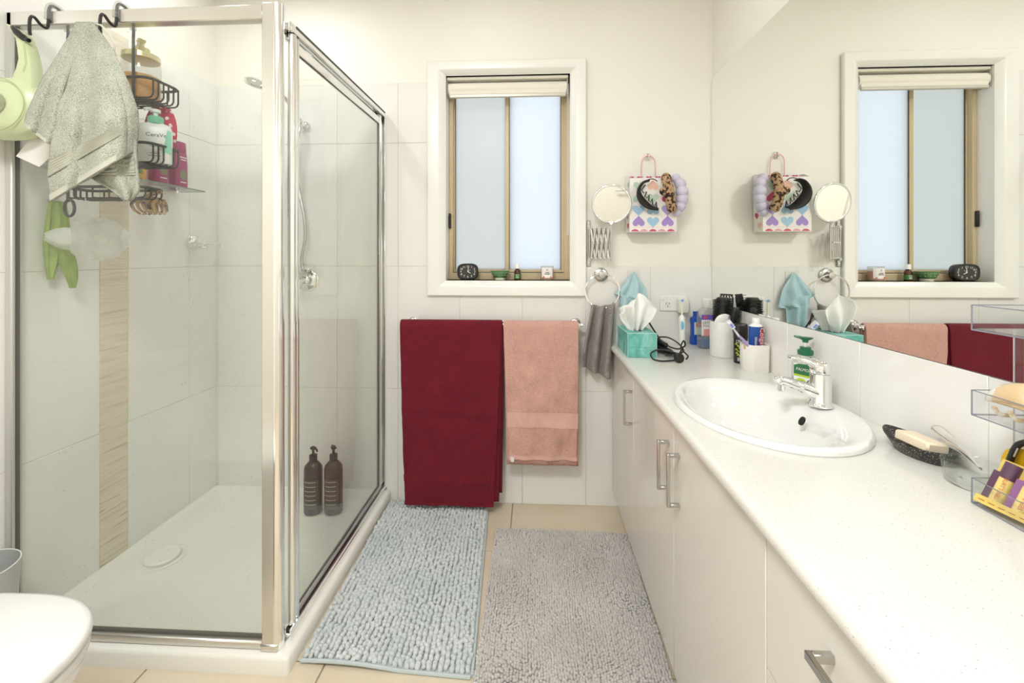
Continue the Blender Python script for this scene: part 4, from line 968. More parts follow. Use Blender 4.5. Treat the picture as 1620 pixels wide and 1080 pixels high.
# black headband
HY = D - .135
bh = thing('headband', 'black fabric headband with zigzag lace edge on the gift bag', 'headband', tuple(at(1025, 332, HY)), 'headbands on the gift bag')
oc = spline([at(*p, HY) for p in ((1027, 284), (1017, 287), (1009, 297), (1007, 309), (1012, 321), (1024, 330), (1041, 333))], 5)
ic = spline([at(*p, HY + .03) for p in ((1027, 287), (1019, 290), (1014, 297), (1014, 305), (1020, 314), (1030, 324), (1041, 329))], 5)
BLKF = mat('black_fabric', '#17120f', .6)
MB().surf(lambda u, v: oc[round(u * (len(oc) - 1))].lerp(ic[round(u * (len(oc) - 1))], v) + Vector((0, -.012 * math.sin(PI * v), 0)), len(oc) - 1, 6).build('band', BLKF, bh, solid=.003)
LACE = mat('dark_lace', '#2c2018', .6)
ia = [at(*p, HY + .03) for p in ((1021, 292), (1015, 300), (1018, 305), (1023, 303), (1020, 311), (1023, 313), (1027, 308), (1026, 317), (1029, 320), (1032, 314), (1032, 323), (1036, 325), (1038, 319), (1039, 328))]
MB().tube(ia, .0028, 6).build('lace', LACE, bh)
ib = [at(*p, HY + .045) for p in ((1032, 287), (1028, 293), (1034, 297), (1028, 301), (1034, 304), (1030, 309), (1035, 311), (1032, 316), (1037, 318), (1034, 323), (1040, 325))]
MB().tube(ib, .0026, 6).build('lace', LACE, bh)
MB().tube(spline([at(*p, HY + .02) for p in ((1024, 285), (1030, 283), (1036, 284), (1040, 287))], 4), .0025, 6).build('twisted_end', mat('brown_wire', '#5d3a22', .5), bh)
# leopard headband
LFUR = ramp_mat('leopard_fur', 62, [(.0, '#2e221b'), (.44, '#3c2c20'), (.50, '#b3906b'), (1, '#c9ab88')], .95, (1, 1, 1), 1.5, .8)
lh = thing('headband', 'furry leopard print headband with a knot on the gift bag', 'headband', tuple(at(1065, 335, HY)), 'headbands on the gift bag')
lp = spline([at(*p, y) for *p, y in ((1053, 277, HY + .04), (1055, 287, HY + .02), (1058, 298, HY), (1060, 312, HY - .005), (1062, 325, HY), (1065, 334, HY + .01))], 6)
MB().tube(lp, [.0225 * min(1, .75 + .1 * i, .75 + .1 * (len(lp) - 1 - i)) for i in range(len(lp))], 18).build('band', LFUR, lh)
kp = spline([at(*p, HY - .008) for p in ((1046, 298), (1050, 303), (1056, 302), (1062, 296))], 4)
MB().tube(kp, [.008, .012, .015, .017, .018, .018, .018, .018, .017, .016, .014, .011, .008], 14).build('knot', LFUR, lh)
lb2 = spline([at(*p, y) for *p, y in ((1053, 279, HY + .04), (1062, 282, HY + .07), (1068, 300, HY + .085), (1068, 320, HY + .06), (1065, 333, HY + .02))], 5)
# lilac headband
LIL = mat('lilac_satin', '#d3ccdf', .55)
ph = thing('headband', 'puffy lilac headband hanging at the side of the gift bag', 'headband', tuple(at(1075, 340, HY)), 'headbands on the gift bag')
pts = [(1069, 283, 7.5, .05), (1076, 291, 9, .04), (1079, 303, 9.5, .03), (1079, 315, 9.2, .03), (1076, 326, 8.6, .035), (1070, 336, 7, .045)]
for a, b, r_, dy in pts:
    c_ = at(a, b, HY + dy); MB().ell(c_, r_ * .0031, .026, r_ * .0031, 18, 12).build('padded_puff', LIL, ph)
MB().tube(spline([at(a, b, HY + dy) for a, b, r_, dy in pts], 4), .008, 8).build('band', LIL, ph)

# ================================================================== POWER OUTLET
ol = thing('power_outlet', 'white double wall outlet with adapter plugged in', 'outlet', (.69, D, 1.015))
MB().box(.622, .757, D - .008, D, .978, 1.054, .003).build('face_plate', WHITEP, ol)
for x in (.634, .73): MB().box(x - .006, x + .008, D - .012, D - .006, 1.032, 1.047, .002).build('switch', WHITEP, ol)
for dx, dz, a in ((-.007, .004, .5), (.007, .004, -.5), (0, -.009, 0)):
    s_ = MB(); s_.M = Matrix.Translation((.66 + dx, D - .0082, 1.012 + dz)) @ Matrix.Rotation(a, 4, 'Y'); s_.box(-.0012, .0012, -.0008, .001, -.005, .005); s_.build('slot', BLACKP, ol)
MB().box(.647, .674, D - .0086, D - .007, .995, 1.026, .001).build('socket_panel', WHITEP, ol)
ad = thing('adapter_plug', 'white adapter plugged into the wall outlet', 'plug', (.725, D - .008, .96))
MB().box(.703, .752, D - .045, D - .009, .972, 1.044, .006).build('adapter_body', mat('warm_white_plastic', '#e7e4da', .35), ad)
MB().cyl((.713, D - .02, .972), (.713, D - .02, .955), .006).tube(spline([(.713, D - .02, .955), (.714, D - .02, .93), (.722, D - .03, .915), (.735, D - .03, .93), (.748, D - .025, .96)], 5), .0028, 6).build('cable', mat('grey_cable', '#bdb9ae', .5), ad)

# ================================================================== WINDOW: blind and things on the sill
bl = thing('roller_blind', 'cream roller blind rolled up at the top of the window', 'blind', (-.14, 2.24, 2.06))
BLF = mat('cream_fabric', '#eee8d9', .7)
MB().cyl((-.44, 2.243, 2.108), (.165, 2.243, 2.108), .034, n=32).build('fabric_roll', BLF, bl)
MB().box(-.432, .158, 2.212, 2.214, 2.072, 2.10).build('hanging_fabric', BLF, bl, smooth=False)
MB().box(-.432, .16, 2.206, 2.220, 2.056, 2.075, .004).build('bottom_bar', mat('silver_bar', '#cfcbc0', .35, .5), bl)
MB().box(-.446, .172, 2.215, 2.275, 2.152, 2.166, .002).build('head_bar', BLF, bl)
for x in (-.446, .168): MB().box(x - .0025, x + .0035, 2.215, 2.275, 2.07, 2.156, .002).build('bracket', mat('grey_bracket', '#a9a59a', .4), bl)
m = MB(); nb = 0
for x in (.1725, .177):
    for z in np.arange(1.36, 2.12, .0078): m.ell((x - .004, 2.215, z), .0021, .0021, .0026, 5, 4)
b_ = m.build('bead_chain', WHITEP, bl); b_['kind'] = 'stuff'
SILL = WZ0
ck = thing('alarm_clock', 'black alarm clock on the window sill', 'clock', (-.342, 2.236, SILL), rz=math.radians(10))
def sq(rx, rz, y, n=36, e=.62): return [(rx * math.copysign(abs(math.cos(2 * PI * k / n)) ** e, math.cos(2 * PI * k / n)), y, .0445 + rz * math.copysign(abs(math.sin(2 * PI * k / n)) ** e, math.sin(2 * PI * k / n))) for k in range(n)]
CLK = mat('soft_black', '#242322', .45)
MB().ring_stack([sq(.046, .034, .026), sq(.052, .040, .018), sq(.054, .042, -.012), sq(.053, .041, -.018), sq(.049, .037, -.021), sq(.046, .034, -.018)], True, False).build('case', CLK, ck)
MB().ring_stack([sq(.047, .035, -.0165), sq(.047, .035, -.0175)]).build('dial', mat('dial_grey', '#3a3936', .6), ck)
NUM = mat('clock_white', '#f2f0ea', .5)
for k in range(1, 13):
    a = PI / 2 - k * PI / 6; text(str(k), .0145, NUM, ck, (.036 * math.cos(a) * (1.05 if k % 3 else .98), -.0178, .0445 + .0265 * math.sin(a)), (1, 0, 0), (0, 0, 1), 'numeral')
for a, l, w_ in ((PI / 2 - .12, .024, .0018), (-.5, .016, .0022), (PI / 2 - .85, .017, .0008)):
    MB().prism([(-w_, -.002), (w_, -.002), (w_ * .5, l), (-w_ * .5, l)], (0, -.0186, .0445), (math.sin(a), 0, -math.cos(a)), (math.cos(a), 0, math.sin(a)), (0, -.0006, 0)).build('hand', NUM, ck, smooth=False)
for x in (-.03, .03): MB().box(x - .006, x + .006, -.012, .018, 0, .008, .002).build('foot', CLK, ck)
bw = thing('small_bowl', 'small green patterned bowl on the window sill', 'bowl', (-.176, 2.245, SILL))
MB().lathe([(.024, .012), (.030, .014), (.04, .028), (.048, .044), (.050, .048), (.048, .048), (.038, .028), (.02, .016), (.002, .015)], (-.176, 2.245, SILL), 32, cap0=False, cap1=False).build('bowl', mat('bowl_green', '#5f8a5b', .35), bw)
MB().lathe([(.022, 0), (.026, .002), (.0285, .0135)], (-.176, 2.245, SILL), 32).build('foot', mat('bowl_cream', '#e6e2cc', .4), bw)
m = MB()
for k in range(26):
    a = 2 * PI * k / 26; m.ell((-.176 + .0466 * math.cos(a), 2.245 + .0466 * math.sin(a), SILL + .0395), .0022, .0022, .0013, 5, 4)
    if k % 2: m.ell((-.176 + .0398 * math.cos(a), 2.245 + .0398 * math.sin(a), SILL + .026), .0016, .0016, .002, 5, 4)
m.build('dot_pattern', mat('bowl_cream', '#e6e2cc', .4), bw)
vb = thing('dropper_bottle', 'tiny amber glass bottle with white cap on the window sill', 'bottle', (-.086, 2.243, SILL))
MB().lathe([(.015, 0), (.0165, .002), (.0165, .046), (.013, .054), (.009, .058), (.009, .062)], (-.086, 2.243, SILL), 20).build('bottle_body', mat('amber_glass', '#4a2413', .15), vb)
MB().lathe([(.0168, .008), (.0168, .032)], (-.086, 2.243, SILL), 20, cap0=False, cap1=False).build('label', mat('label_green', '#3f7a35', .5), vb)
for z, w_ in ((.026, .8), (.018, .6), (.013, .7)): MB().surf(lambda u, v: (-.086 + .0171 * math.cos(-PI / 2 + (u - .5) * w_ * 1.4), 2.243 + .0171 * math.sin(-PI / 2 + (u - .5) * w_ * 1.4), SILL + z + .0022 * v), 6, 1).build('print_line', PALE, vb)
MB().lathe([(.0125, .060), (.0125, .081), (.010, .084), (.002, .084)], (-.086, 2.243, SILL), 20).build('cap', WHITEP, vb)
cn = thing('jar_candle', 'glass jar candle with white label on the window sill', 'candle', (.066, 2.243, SILL))
MB().lathe([(.030, 0), (.0335, .004), (.034, .074), (.0325, .074), (.032, .006), (.002, .005)], (.066, 2.243, SILL), 28, cap1=False).build('jar', LIQ, cn)
MB().lathe([(.031, .006), (.0318, .01), (.0318, .05), (.002, .05)], (.066, 2.243, SILL), 28).build('wax', mat('wax_orange', '#dd8a66', .5), cn)
MB().surf(lambda u, v: (.066 + .0345 * math.cos(-PI / 2 + (u - .5) * 1.9), 2.243 + .0345 * math.sin(-PI / 2 + (u - .5) * 1.9), SILL + .014 + .052 * v), 16, 1).build('label', mat('label_white', '#f1ece8', .6), cn)
wr_ = (.066, 2.243, .0348); p_ = Vector((.066, 2.243 - .0348, 0))
text('X', .016, DKTXT, cn, (p_.x, p_.y, SILL + .053), (1, 0, 0), (0, 0, 1), wrap=wr_)
for z_, w_ in ((.0385, .010), (.0315, .013)): MB().surf(lambda u, v: (.066 + .0351 * math.cos(-PI / 2 + (u - .5) * 2 * w_ / .0351), 2.243 + .0351 * math.sin(-PI / 2 + (u - .5) * 2 * w_ / .0351), SILL + z_ + .0035 * v), 6, 1).build('print_line', DKTXT, cn)
for dx, r_ in ((-.016, .008), (.018, .007)):
    MB().prism([(r_ * math.cos(t), r_ * math.sin(t)) for t in np.linspace(0, PI, 10)], (.066 + dx, 2.243 - math.sqrt(.0352 ** 2 - dx ** 2) - .0006, SILL + .0145), (1, 0, 0), (0, 0, 1), (0, -.0004, 0)).build('flower_print', mat('print_coral', '#d9674a', .6), cn)

# ================================================================== THINGS ON THE WORKTOP
# ---- tissue box
TEAL = ramp_mat('teal_marble', 16, [(.25, '#3f8f86'), (.45, '#6db8ad'), (.6, '#8fccc2'), (.75, '#5aa79c')], .45, (1, 1, .6), 7, 0, distortion=1.2)
tb = thing('tissue_box', 'teal marbled tissue box at the end of the worktop', 'box', (.456, 1.985, WT))
bx0, bx1, by0, by1, bz1 = .396, .517, 1.870, 2.095, WT + .103
MB().box(bx0, bx1, by0, by1, WT, bz1, .0015).build('carton', TEAL, tb)
m = MB()
for e in (((bx0, by0, WT), (bx0, by0, bz1)), ((bx0, by0, bz1), (bx1, by0, bz1)), ((bx0, by0, bz1), (bx0, by1, bz1)), ((bx1, by0, WT), (bx1, by0, bz1))): m.cyl(e[0], e[1], .0011, n=6)
m.build('pale_edges', mat('pale_teal', '#c4e0da', .6), tb)  # paler lines along the carton's near edges
MB().box(bx0 + .002, bx1 - .002, by0 - .0006, by0, WT + .044, WT + .0448).build('carton_seam', mat('teal_dark', '#4c958b', .6), tb)
MB().lathe([(.03, 0), (.03, .0006)], (.456, 1.985, bz1), 28, sx=.9, sy=2.2).build('opening', mat('dark_opening', '#4a5a55', .8), tb)
TISS = mat('tissue_paper', '#f7f5f1', .9, Subsurface_Weight=0)
ts = thing('tissue', 'white tissue sticking up from the teal box', 'tissue', (.456, 1.985, bz1))
def tis(u, v):
    wv = interp([(0, .028), (.15, .03), (.5, .062), (.8, .078), (1, .05)], v); cxx = .456 - .012 + .012 * v
    x = cxx + (u - .5) * 2 * wv; z = bz1 - .012 + v * (.158 + .02 * math.sin(PI * u * 1.0) - .05 * abs(u - .55) - .03 * (u < .12))
    y = 1.95 - .05 * math.sin(PI * v * .6) * math.cos((u - .5) * 2.6) + .02 * math.sin(u * 9 + v * 3) * (.4 + v) + .012 * math.sin(u * 17)
    return (x, y, z)
MB().surf(tis, 30, 24).build('tissue_sheet', TISS, ts, solid=.0008)
def tis2(u, v):
    x = .45 + (u - .5) * interp([(0, .05), (.6, .10), (1, .13)], v); z = bz1 - .012 + .12 * v - .04 * abs(u - .4)
    return (x, 1.975 + .03 * math.sin(u * 7) * v + .02 * v, z)
MB().surf(tis2, 24, 16).build('tissue_fold', TISS, ts, solid=.0008)
# ---- hair straightener with its cord
hsn = thing('hair_straightener', 'black hair straightener with tangled cord beside the tissue box', 'hair tool', (.56, 1.93, WT))
hb = MB().tube([(.540, 2.09, WT + .016), (.56, 2.0, WT + .018), (.582, 1.91, WT + .017), (.590, 1.872, WT + .014)], [.012, .017, .016, .009], 12).build('barrel', BLACKP, hsn)
MB().tube([(.542, 2.095, WT + .042), (.56, 2.01, WT + .046), (.576, 1.935, WT + .041)], [.010, .014, .010], 12).build('barrel', BLACKP, hsn)
CORD = mat('black_cord', '#1f1d1c', .5)
cz = WT + .0045
wire = [(.588, 1.872, cz + .006), (.60, 1.84, cz), (.56, 1.81, cz), (.515, 1.80, cz), (.486, 1.815, cz + .005), (.488, 1.85, cz + .02), (.525, 1.868, cz + .032), (.565, 1.86, cz + .028), (.60, 1.85, cz + .02), (.625, 1.86, cz + .03), (.612, 1.89, cz + .055), (.575, 1.91, cz + .075), (.54, 1.93, cz + .07), (.555, 1.90, cz + .05), (.60, 1.87, cz + .035), (.63, 1.86, cz + .05), (.618, 1.84, cz + .075), (.606, 1.835, cz + .045), (.625, 1.81, cz + .02), (.61, 1.785, cz + .012)]
MB().tube(spline(wire, 8), .0033, 7).build('cord', CORD, hsn)
MB().tube(spline([(.55, 1.86, cz + .01), (.60, 1.845, cz + .02), (.622, 1.87, cz + .045)], 6), .0033, 7).build('cord', CORD, hsn)
MB().tube(spline([(.53, 2.07, WT + .055), (.52, 2.06, WT + .09), (.49, 2.05, WT + .15), (.478, 2.05, WT + .17)], 6), .0035, 7).tube(spline([(.565, 1.955, WT + .045), (.55, 1.98, WT + .075), (.515, 2.02, WT + .14), (.495, 2.04, WT + .17)], 6), .0038, 7).build('cord', CORD, hsn)
pg = MB(); pg.M = Matrix.Translation((.585, 1.792, WT + .019)) @ Matrix.Rotation(math.radians(20), 4, 'Z') @ Matrix.Rotation(math.radians(72), 4, 'X')
pg.lathe([(.014, -.016), (.019, -.01), (.019, .006), (.016, .010), (.002, .011)], n=22)
pg.build('plug', BLACKP, hsn)
m = MB()
for dx, dy in ((-.006, .004), (.006, .004), (0, -.006)): m.box(.575 + dx - .001, .575 + dx + .001, 1.81, 1.83, WT + .017 + dy, WT + .021 + dy)
m.build('pins', SATIN, hsn)
# ---- electric toothbrush
et = thing('electric_toothbrush', 'white and blue electric toothbrush standing near the outlet', 'toothbrush', (.683, 2.055, WT))
ex, ey = .683, 2.055
MB().lathe([(.0165, 0), (.017, .003), (.0155, .006), (.0145, .03), (.0148, .10), (.0152, .13), (.0125, .15), (.006, .158), (.002, .16)], (ex, ey, WT), 22).build('handle', WHITEP, et)
MB().lathe([(.0045, .158), (.0042, .19), (.0036, .205), (.0036, .225)], (ex, ey, WT), 14).build('neck', mat('cream_plastic', '#efe9d2', .35), et)
MB().lathe([(.0075, 0), (.0085, .006), (.007, .010), (.002, .0102)], (ex, ey + .006, WT + .226), 16, axis='y').build('brush_head', WHITEP, et)
MB().lathe([(.0055, 0), (.0055, .006)], (ex, ey - .004, WT + .226), 12, axis='y').build('bristles', mat('blue_bristle', '#7da6d8', .7), et)
MB().ell((ex - .002, ey - .0135, WT + .112), .0075, .003, .022, 14, 10).build('switch_panel', mat('sky_blue', '#7fbfe2', .4), et)
# ---- two mouthwash bottles
mb = thing('mouthwash_bottle', 'blue mouthwash bottle in the corner behind the clear one', 'bottle', (.788, 2.172, WT), rz=0.0)
BLUB = mat('deep_blue_plastic', '#1f4fae', .2)
R = [rrect(-.026 * s_, .026 * s_, -.020 * s_, .020 * s_, .011, z) for s_, z in ((.95, 0), (1, .004), (1, .03), (.9, .05), (.9, .095), (1, .115), (.95, .128), (.5, .138), (.4, .141))]
MB().ring_stack(R).build('bottle_body', BLUB, mb)
MB().lathe([(.012, .141), (.013, .143), (.013, .160), (.002, .161)], n=20).build('cap', BLUB, mb)
MB().box(-.014, .024, -.0212, -.0195, .05, .11).build('label', mat('label_palegreen', '#cfe0d6', .5), mb)
MB().box(-.006, .024, -.0222, -.0212, .088, .109).build('red_print', mat('print_red', '#c8202c', .5), mb); text('Colgate', .011, PALE, mb, (.009, -.0223, .0985), (1, 0, 0), (0, 0, 1), sx=.7)
ms = thing('mouthwash_bottle', 'clear mouthwash bottle with purple label behind the brush cup', 'bottle', (.815, 2.092, WT))
mx0, my0 = .815, 2.092
R = [rrect(mx0 - .046 * s_, mx0 + .046 * s_, my0 - .028 * s_, my0 + .028 * s_, .014, WT + z) for s_, z in ((.95, 0), (1, .004), (1, .155), (.93, .172), (.7, .185), (.42, .192))]
MB().ring_stack(R, True, False).build('bottle_body', LIQ, ms)
R = [rrect(mx0 - .043 * s_, mx0 + .043 * s_, my0 - .025 * s_, my0 + .025 * s_, .012, WT + z) for s_, z in ((.95, .003), (1, .006), (1, .045))]
MB().ring_stack(R).build('mouthwash', mat('blue_liquid', '#5c7fae', .1, Alpha=.85), ms)
MB().lathe([(.024, .190), (.026, .193), (.026, .228), (.023, .231), (.002, .231)], (mx0, my0, WT), 24).build('cap', mat('clear_white_cap', '#e8e6e0', .25), ms)
MB().box(mx0 - .040, mx0 + .040, my0 - .0292, my0 - .028, WT + .062, WT + .135).build('label', mat('label_white', '#f1ece8', .6), ms)
MB().box(mx0 - .040, mx0 + .040, my0 - .0292, my0 - .028, WT + .135, WT + .158).build('purple_band', mat('print_purple', '#6d58b8', .5), ms)
MB().box(mx0 - .031, mx0 + .040, my0 - .0298, my0 - .029, WT + .062, WT + .092).build('pink_print', mat('print_pink', '#e69a9a', .5), ms)
text('LISTERINE', .017, DKTXT, ms, (mx0 - .002, my0 - .0296, WT + .121), (1, 0, 0), (0, 0, 1), sx=.88); text('TOTAL CARE', .0115, DKTXT, ms, (mx0 - .002, my0 - .0296, WT + .106), (1, 0, 0), (0, 0, 1), sx=.95)
MB().box(mx0 - .03, mx0 - .016, my0 - .0298, my0 - .029, WT + .140, WT + .154).build('red_print', mat('print_red2', '#d2506e', .5), ms)
# ---- textured white cup with brushes
bc_ = thing('brush_cup', 'white textured ceramic cup holding hair brushes', 'cup', (.814, 1.925, WT))
ux_, uy_ = .814, 1.925; CUPT = mat('embossed_ceramic', '#e6e3dc', .35, bump=(90, .6, .004))
MB().lathe([(.050, 0), (.053, .003), (.053, .147), (.0515, .150), (.0495, .147), (.0495, .008), (.002, .006)], (ux_, uy_, WT), 40, cap1=False).build('cup_body', CUPT, bc_)
BRI = mat('bristle_black', '#141312', .55)
def dirf(lx, ly): return Vector((lx, ly, 1)).normalized()
rb = thing('round_brush', 'round black bristle brush in the white textured cup', 'hair brush', (ux_ - .015, uy_, WT + .01), 'brushes in the white cup')
b0 = Vector((ux_ - .004, uy_ + .006, WT + .02)); dv = dirf(.02, -.02)
MB().tube([b0, b0 + dv * .10, b0 + dv * .125], [.009, .010, .014], 12).build('handle', BLACKP, rb)
MB().tube([b0 + dv * .125, b0 + dv * .13, b0 + dv * .225, b0 + dv * .232], [.022, .028, .028, .022], 18).build('barrel', BLACKP, rb)
m = MB(); n1 = dv.orthogonal().normalized(); n2 = dv.cross(n1)
for k in range(13):
    for j in range(20):
        a = 2 * PI * (j + .5 * (k % 2)) / 20; p = b0 + dv * (.132 + .0072 * k); e = n1 * math.cos(a) + n2 * math.sin(a)
        m.tube([p + e * .026, p + e * .041], [.0017, .0010], 4)
o_ = m.build('bristles', BRI, rb); o_['kind'] = 'stuff'
vbh = thing('vent_brush', 'black vented hair brush leaning towards the mirror', 'hair brush', (ux_ + .01, uy_, WT + .01), 'brushes in the white cup')
b0 = Vector((ux_ + .012, uy_ + .02, WT + .02)); dv = dirf(.10, .12); n1 = Vector((-.55, -.8, .1)); n1 = (n1 - dv * n1.dot(dv)).normalized(); n2 = dv.cross(n1)
MB().tube([b0, b0 + dv * .13], [.008, .010], 10).build('handle', BLACKP, vbh)
m = MB()
for s_ in np.linspace(-.026, .026, 5): m.tube([b0 + dv * .13 + n2 * s_ * .4, b0 + dv * .16 + n2 * s_, b0 + dv * .23 + n2 * s_, b0 + dv * .245 + n2 * s_ * .6], .0036, 6)
for t_2 in (.15, .175, .2, .225, .243): m.tube([b0 + dv * t_2 - n2 * .026, b0 + dv * t_2 + n2 * .026], .0030, 6)
m.build('vented_head', BLACKP, vbh)
m = MB()
for s_ in np.linspace(-.026, .026, 5):
    for t_2 in np.linspace(.15, .238, 9): m.tube([b0 + dv * t_2 + n2 * s_, b0 + dv * t_2 + n2 * s_ + n1 * .018], [.0012, .001], 4)
o_ = m.build('bristles', BRI, vbh); o_['kind'] = 'stuff'
pb = thing('paddle_brush', 'narrow black brush in front of the vented brush', 'hair brush', (ux_ + .02, uy_ - .02, WT + .01), 'brushes in the white cup')
b0 = Vector((ux_ + .016, uy_ - .02, WT + .02)); dv = dirf(.06, -.22)
MB().tube([b0, b0 + dv * .12], [.008, .010], 10).build('handle', BLACKP, pb)
MB().tube([b0 + dv * .12, b0 + dv * .135, b0 + dv * .19, b0 + dv * .2], [.012, .017, .017, .011], 12, flat=.7).build('brush_head', BLACKP, pb)
m = MB(); n1 = dv.orthogonal().normalized(); n2 = dv.cross(n1)
for k in range(9):
    for j in range(12):
        a = 2 * PI * (j + .5 * (k % 2)) / 12; p = b0 + dv * (.136 + .0065 * k); e = n1 * math.cos(a) + n2 * math.sin(a)
        m.tube([p + e * .011, p + e * .024], [.0012, .0008], 4)
o_ = m.build('bristles', BRI, pb); o_['kind'] = 'stuff'
hm = thing('pocket_mirror', 'round white compact standing in the textured cup', 'compact', (ux_ - .012, uy_ - .025, WT + .08))
cm = MB(); cm.M = Matrix.Translation((ux_ - .008, uy_ - .030, WT + .146)) @ Matrix.Rotation(math.radians(12), 4, 'X')
cm.lathe([(.037, -.006), (.0405, -.003), (.0405, .003), (.037, .006), (.002, .007)], n=32, axis='y'); cm.build('case', WHITEP, hm)
# ---- black spray can
lx_, ly_ = .832, 1.805
lc = thing('deodorant_can', 'black deodorant can with yellow-green print behind the toothbrush cup', 'can', (lx_, ly_, WT))
MB().lathe([(.024, 0), (.0255, .003), (.0255, .095), (.024, .10)], (lx_, ly_, WT), 28).build('can_body', mat('can_black', '#171717', .3), lc)
R_ = [rrect(lx_ - .026 * s_, lx_ + .026 * s_, ly_ - .02 * s_, ly_ + .02 * s_, .016 * s_, WT + z) for s_, z in ((1, .10), (1, .145), (.95, .156), (.85, .158))]
MB().ring_stack(R_).build('cap', mat('cap_charcoal', '#2b2a29', .35), lc)
YG = mat('print_limegreen', '#b9c23a', .5)
wr2 = (lx_, ly_, .0256); an = math.radians(-118); q0 = Vector((lx_ + .0256 * math.cos(an), ly_ + .0256 * math.sin(an), 0)); tx = Vector((-math.sin(an), math.cos(an), 0))
text('LYNX', .020, PALE, lc, (q0.x, q0.y, WT + .088), tx, (0, 0, 1), wrap=wr2, sx=.6)
m = MB()
for k in range(7):
    a0 = an + random.uniform(-.55, .55); zz = WT + .03 + .007 * k
    m.surf(lambda u, v: (lx_ + .0259 * math.cos(a0 + (u - .5) * .55), ly_ + .0259 * math.sin(a0 + (u - .5) * .55), zz + .006 * v + .004 * math.sin(u * 5)), 6, 1)
m.build('leaf_print', YG, lc)
for k in range(3):
    zz = WT + .012 + .005 * k
    MB().surf(lambda u, v: (lx_ + .0259 * math.cos(an + (u - .5) * .8), ly_ + .0259 * math.sin(an + (u - .5) * .8), zz + .002 * v), 6, 1).build('print_line', PALE, lc)
# ---- off-white cup with toothbrush and toothpaste
kx_, ky_ = .830, 1.695
tcup = thing('toothbrush_cup', 'off-white angular cup holding toothbrush and toothpaste', 'cup', (kx_, ky_, WT))
def octr(s_, z): return [(kx_ + .042 * s_ * a, ky_ + .042 * s_ * b, WT + z) for a, b in ((1, -.78), (1, .78), (.72, 1), (-.45, 1), (-1, .42), (-1, -.35), (-.48, -1), (.78, -1))]
MB().ring_stack([octr(.96, 0), octr(1, .004), octr(1.03, .098), octr(1.0, .100), octr(.95, .098), octr(.93, .008)], True, True).build('cup_body', mat('offwhite_ceramic', '#efece3', .35), tcup)
MB().box(kx_ - .0435, kx_ - .039, ky_ - .02, ky_ - .012, WT + .082, WT + .099).build('worn_chip', mat('tan_stain', '#d8b98a', .6), tcup)
b0 = Vector((kx_ + .022, ky_ - .010, WT + .014)); tip = at(1152, 508, 1.655); ax_ = (tip - b0)
tbh = thing('toothbrush', 'lilac and white toothbrush leaning in the off-white cup', 'toothbrush', tuple(b0))
L_ = [b0 + ax_ * t for t in (0, .2, .4, .55, .68)]; L_[2] += Vector((.004, 0, .006)); L_[3] += Vector((.003, 0, .005))
MB().tube(spline(L_, 4), [.005] * 6 + [.006] * 6 + [.005] * 3 + [.0045] * 2, 8).build('handle', mat('lilac_plastic', '#b39ccf', .3), tbh)
MB().tube([b0 + ax_ * .68, b0 + ax_ * .84], [.0042, .0035], 8).build('neck', mat('pale_lilac', '#e4dcec', .3), tbh)
hd_ = b0 + ax_ * .93; u1 = ax_.normalized(); w1 = Vector((.0, -1, -.25)); w1 = (w1 - u1 * w1.dot(u1)).normalized(); v1 = u1.cross(w1)
def obox(name, c, a, b, d, mt, par):
    m = MB(); vs = [c + u1 * i * a + v1 * j * b + w1 * k * d for k in (-1, 1) for j in (-1, 1) for i in (-1, 1)]
    m.add(vs, [(0, 2, 3, 1), (4, 5, 7, 6), (0, 1, 5, 4), (2, 6, 7, 3), (0, 4, 6, 2), (1, 3, 7, 5)]); return m.build(name, mt, par)
obox('brush_head', hd_, .018, .0085, .003, mat('pale_lilac', '#e4dcec', .3), tbh)
obox('bristles', hd_ + w1 * .007, .014, .007, .005, mat('bristle_white', '#e8eef5', .6), tbh); obox('bristles', hd_ + w1 * .0085, .008, .0045, .005, mat('bristle_blue', '#8d94d6', .6), tbh)
# toothpaste tube standing cap up
tpz = Vector((kx_ + .010, ky_ + .004, WT + .036)); TB = mat('paste_blue', '#1f4f9e', .3); TRD = mat('paste_red', '#c5202b', .3)
ptb = thing('toothpaste_tube', 'blue and red toothpaste tube with white cap in the cup', 'tube', tuple(tpz))
def prg(t, z):
    return [(tpz.x + .026 * math.cos(a) * lerp(1.05, 1, t), tpz.y + lerp(.004, .019, t) * math.sin(a), tpz.z + z) for a in np.linspace(0, 2 * PI, 28, endpoint=False)]
MB().ring_stack([prg(0, 0), prg(.3, .03), prg(.7, .08), prg(1, .128)]).build('tube_body', TB, ptb)
MB().lathe([(.0235, .128), (.022, .133), (.014, .138)], (tpz.x, tpz.y, tpz.z), 24, sy=.82, cap0=False).build('shoulder', WHITEP, ptb)
MB().lathe([(.013, .137), (.013, .158), (.0115, .160), (.002, .160)], (tpz.x, tpz.y, tpz.z), 20).build('cap', WHITEP, ptb)
def tsurf(a, z, off=.0006):
    t = interp([(0, 0), (.03, .3), (.08, .7), (.128, 1)], z); return Vector((tpz.x + (.026 * lerp(1.05, 1, t) + off) * math.cos(a), tpz.y + (lerp(.004, .019, t) + off) * math.sin(a), tpz.z + z))
MB().surf(lambda u, v: tsurf(lerp(-1.42 + .30 * (2 * v - 1) ** 2, -.35, u), .036 + .090 * v), 12, 10).build('red_print', TRD, ptb)
text('Colgate', .030, PALE, ptb, tsurf(-1.05, .083, .0012) + Vector((0, -.0035, 0)), (0, 0, -1), Vector((.93, .36, 0)), sx=.9)
for k in range(3): MB().surf(lambda u, v: tsurf(-1.95 + .1 * k + .05 * u, .05 + .04 * v, .001), 1, 4).build('print_line', PALE, ptb)
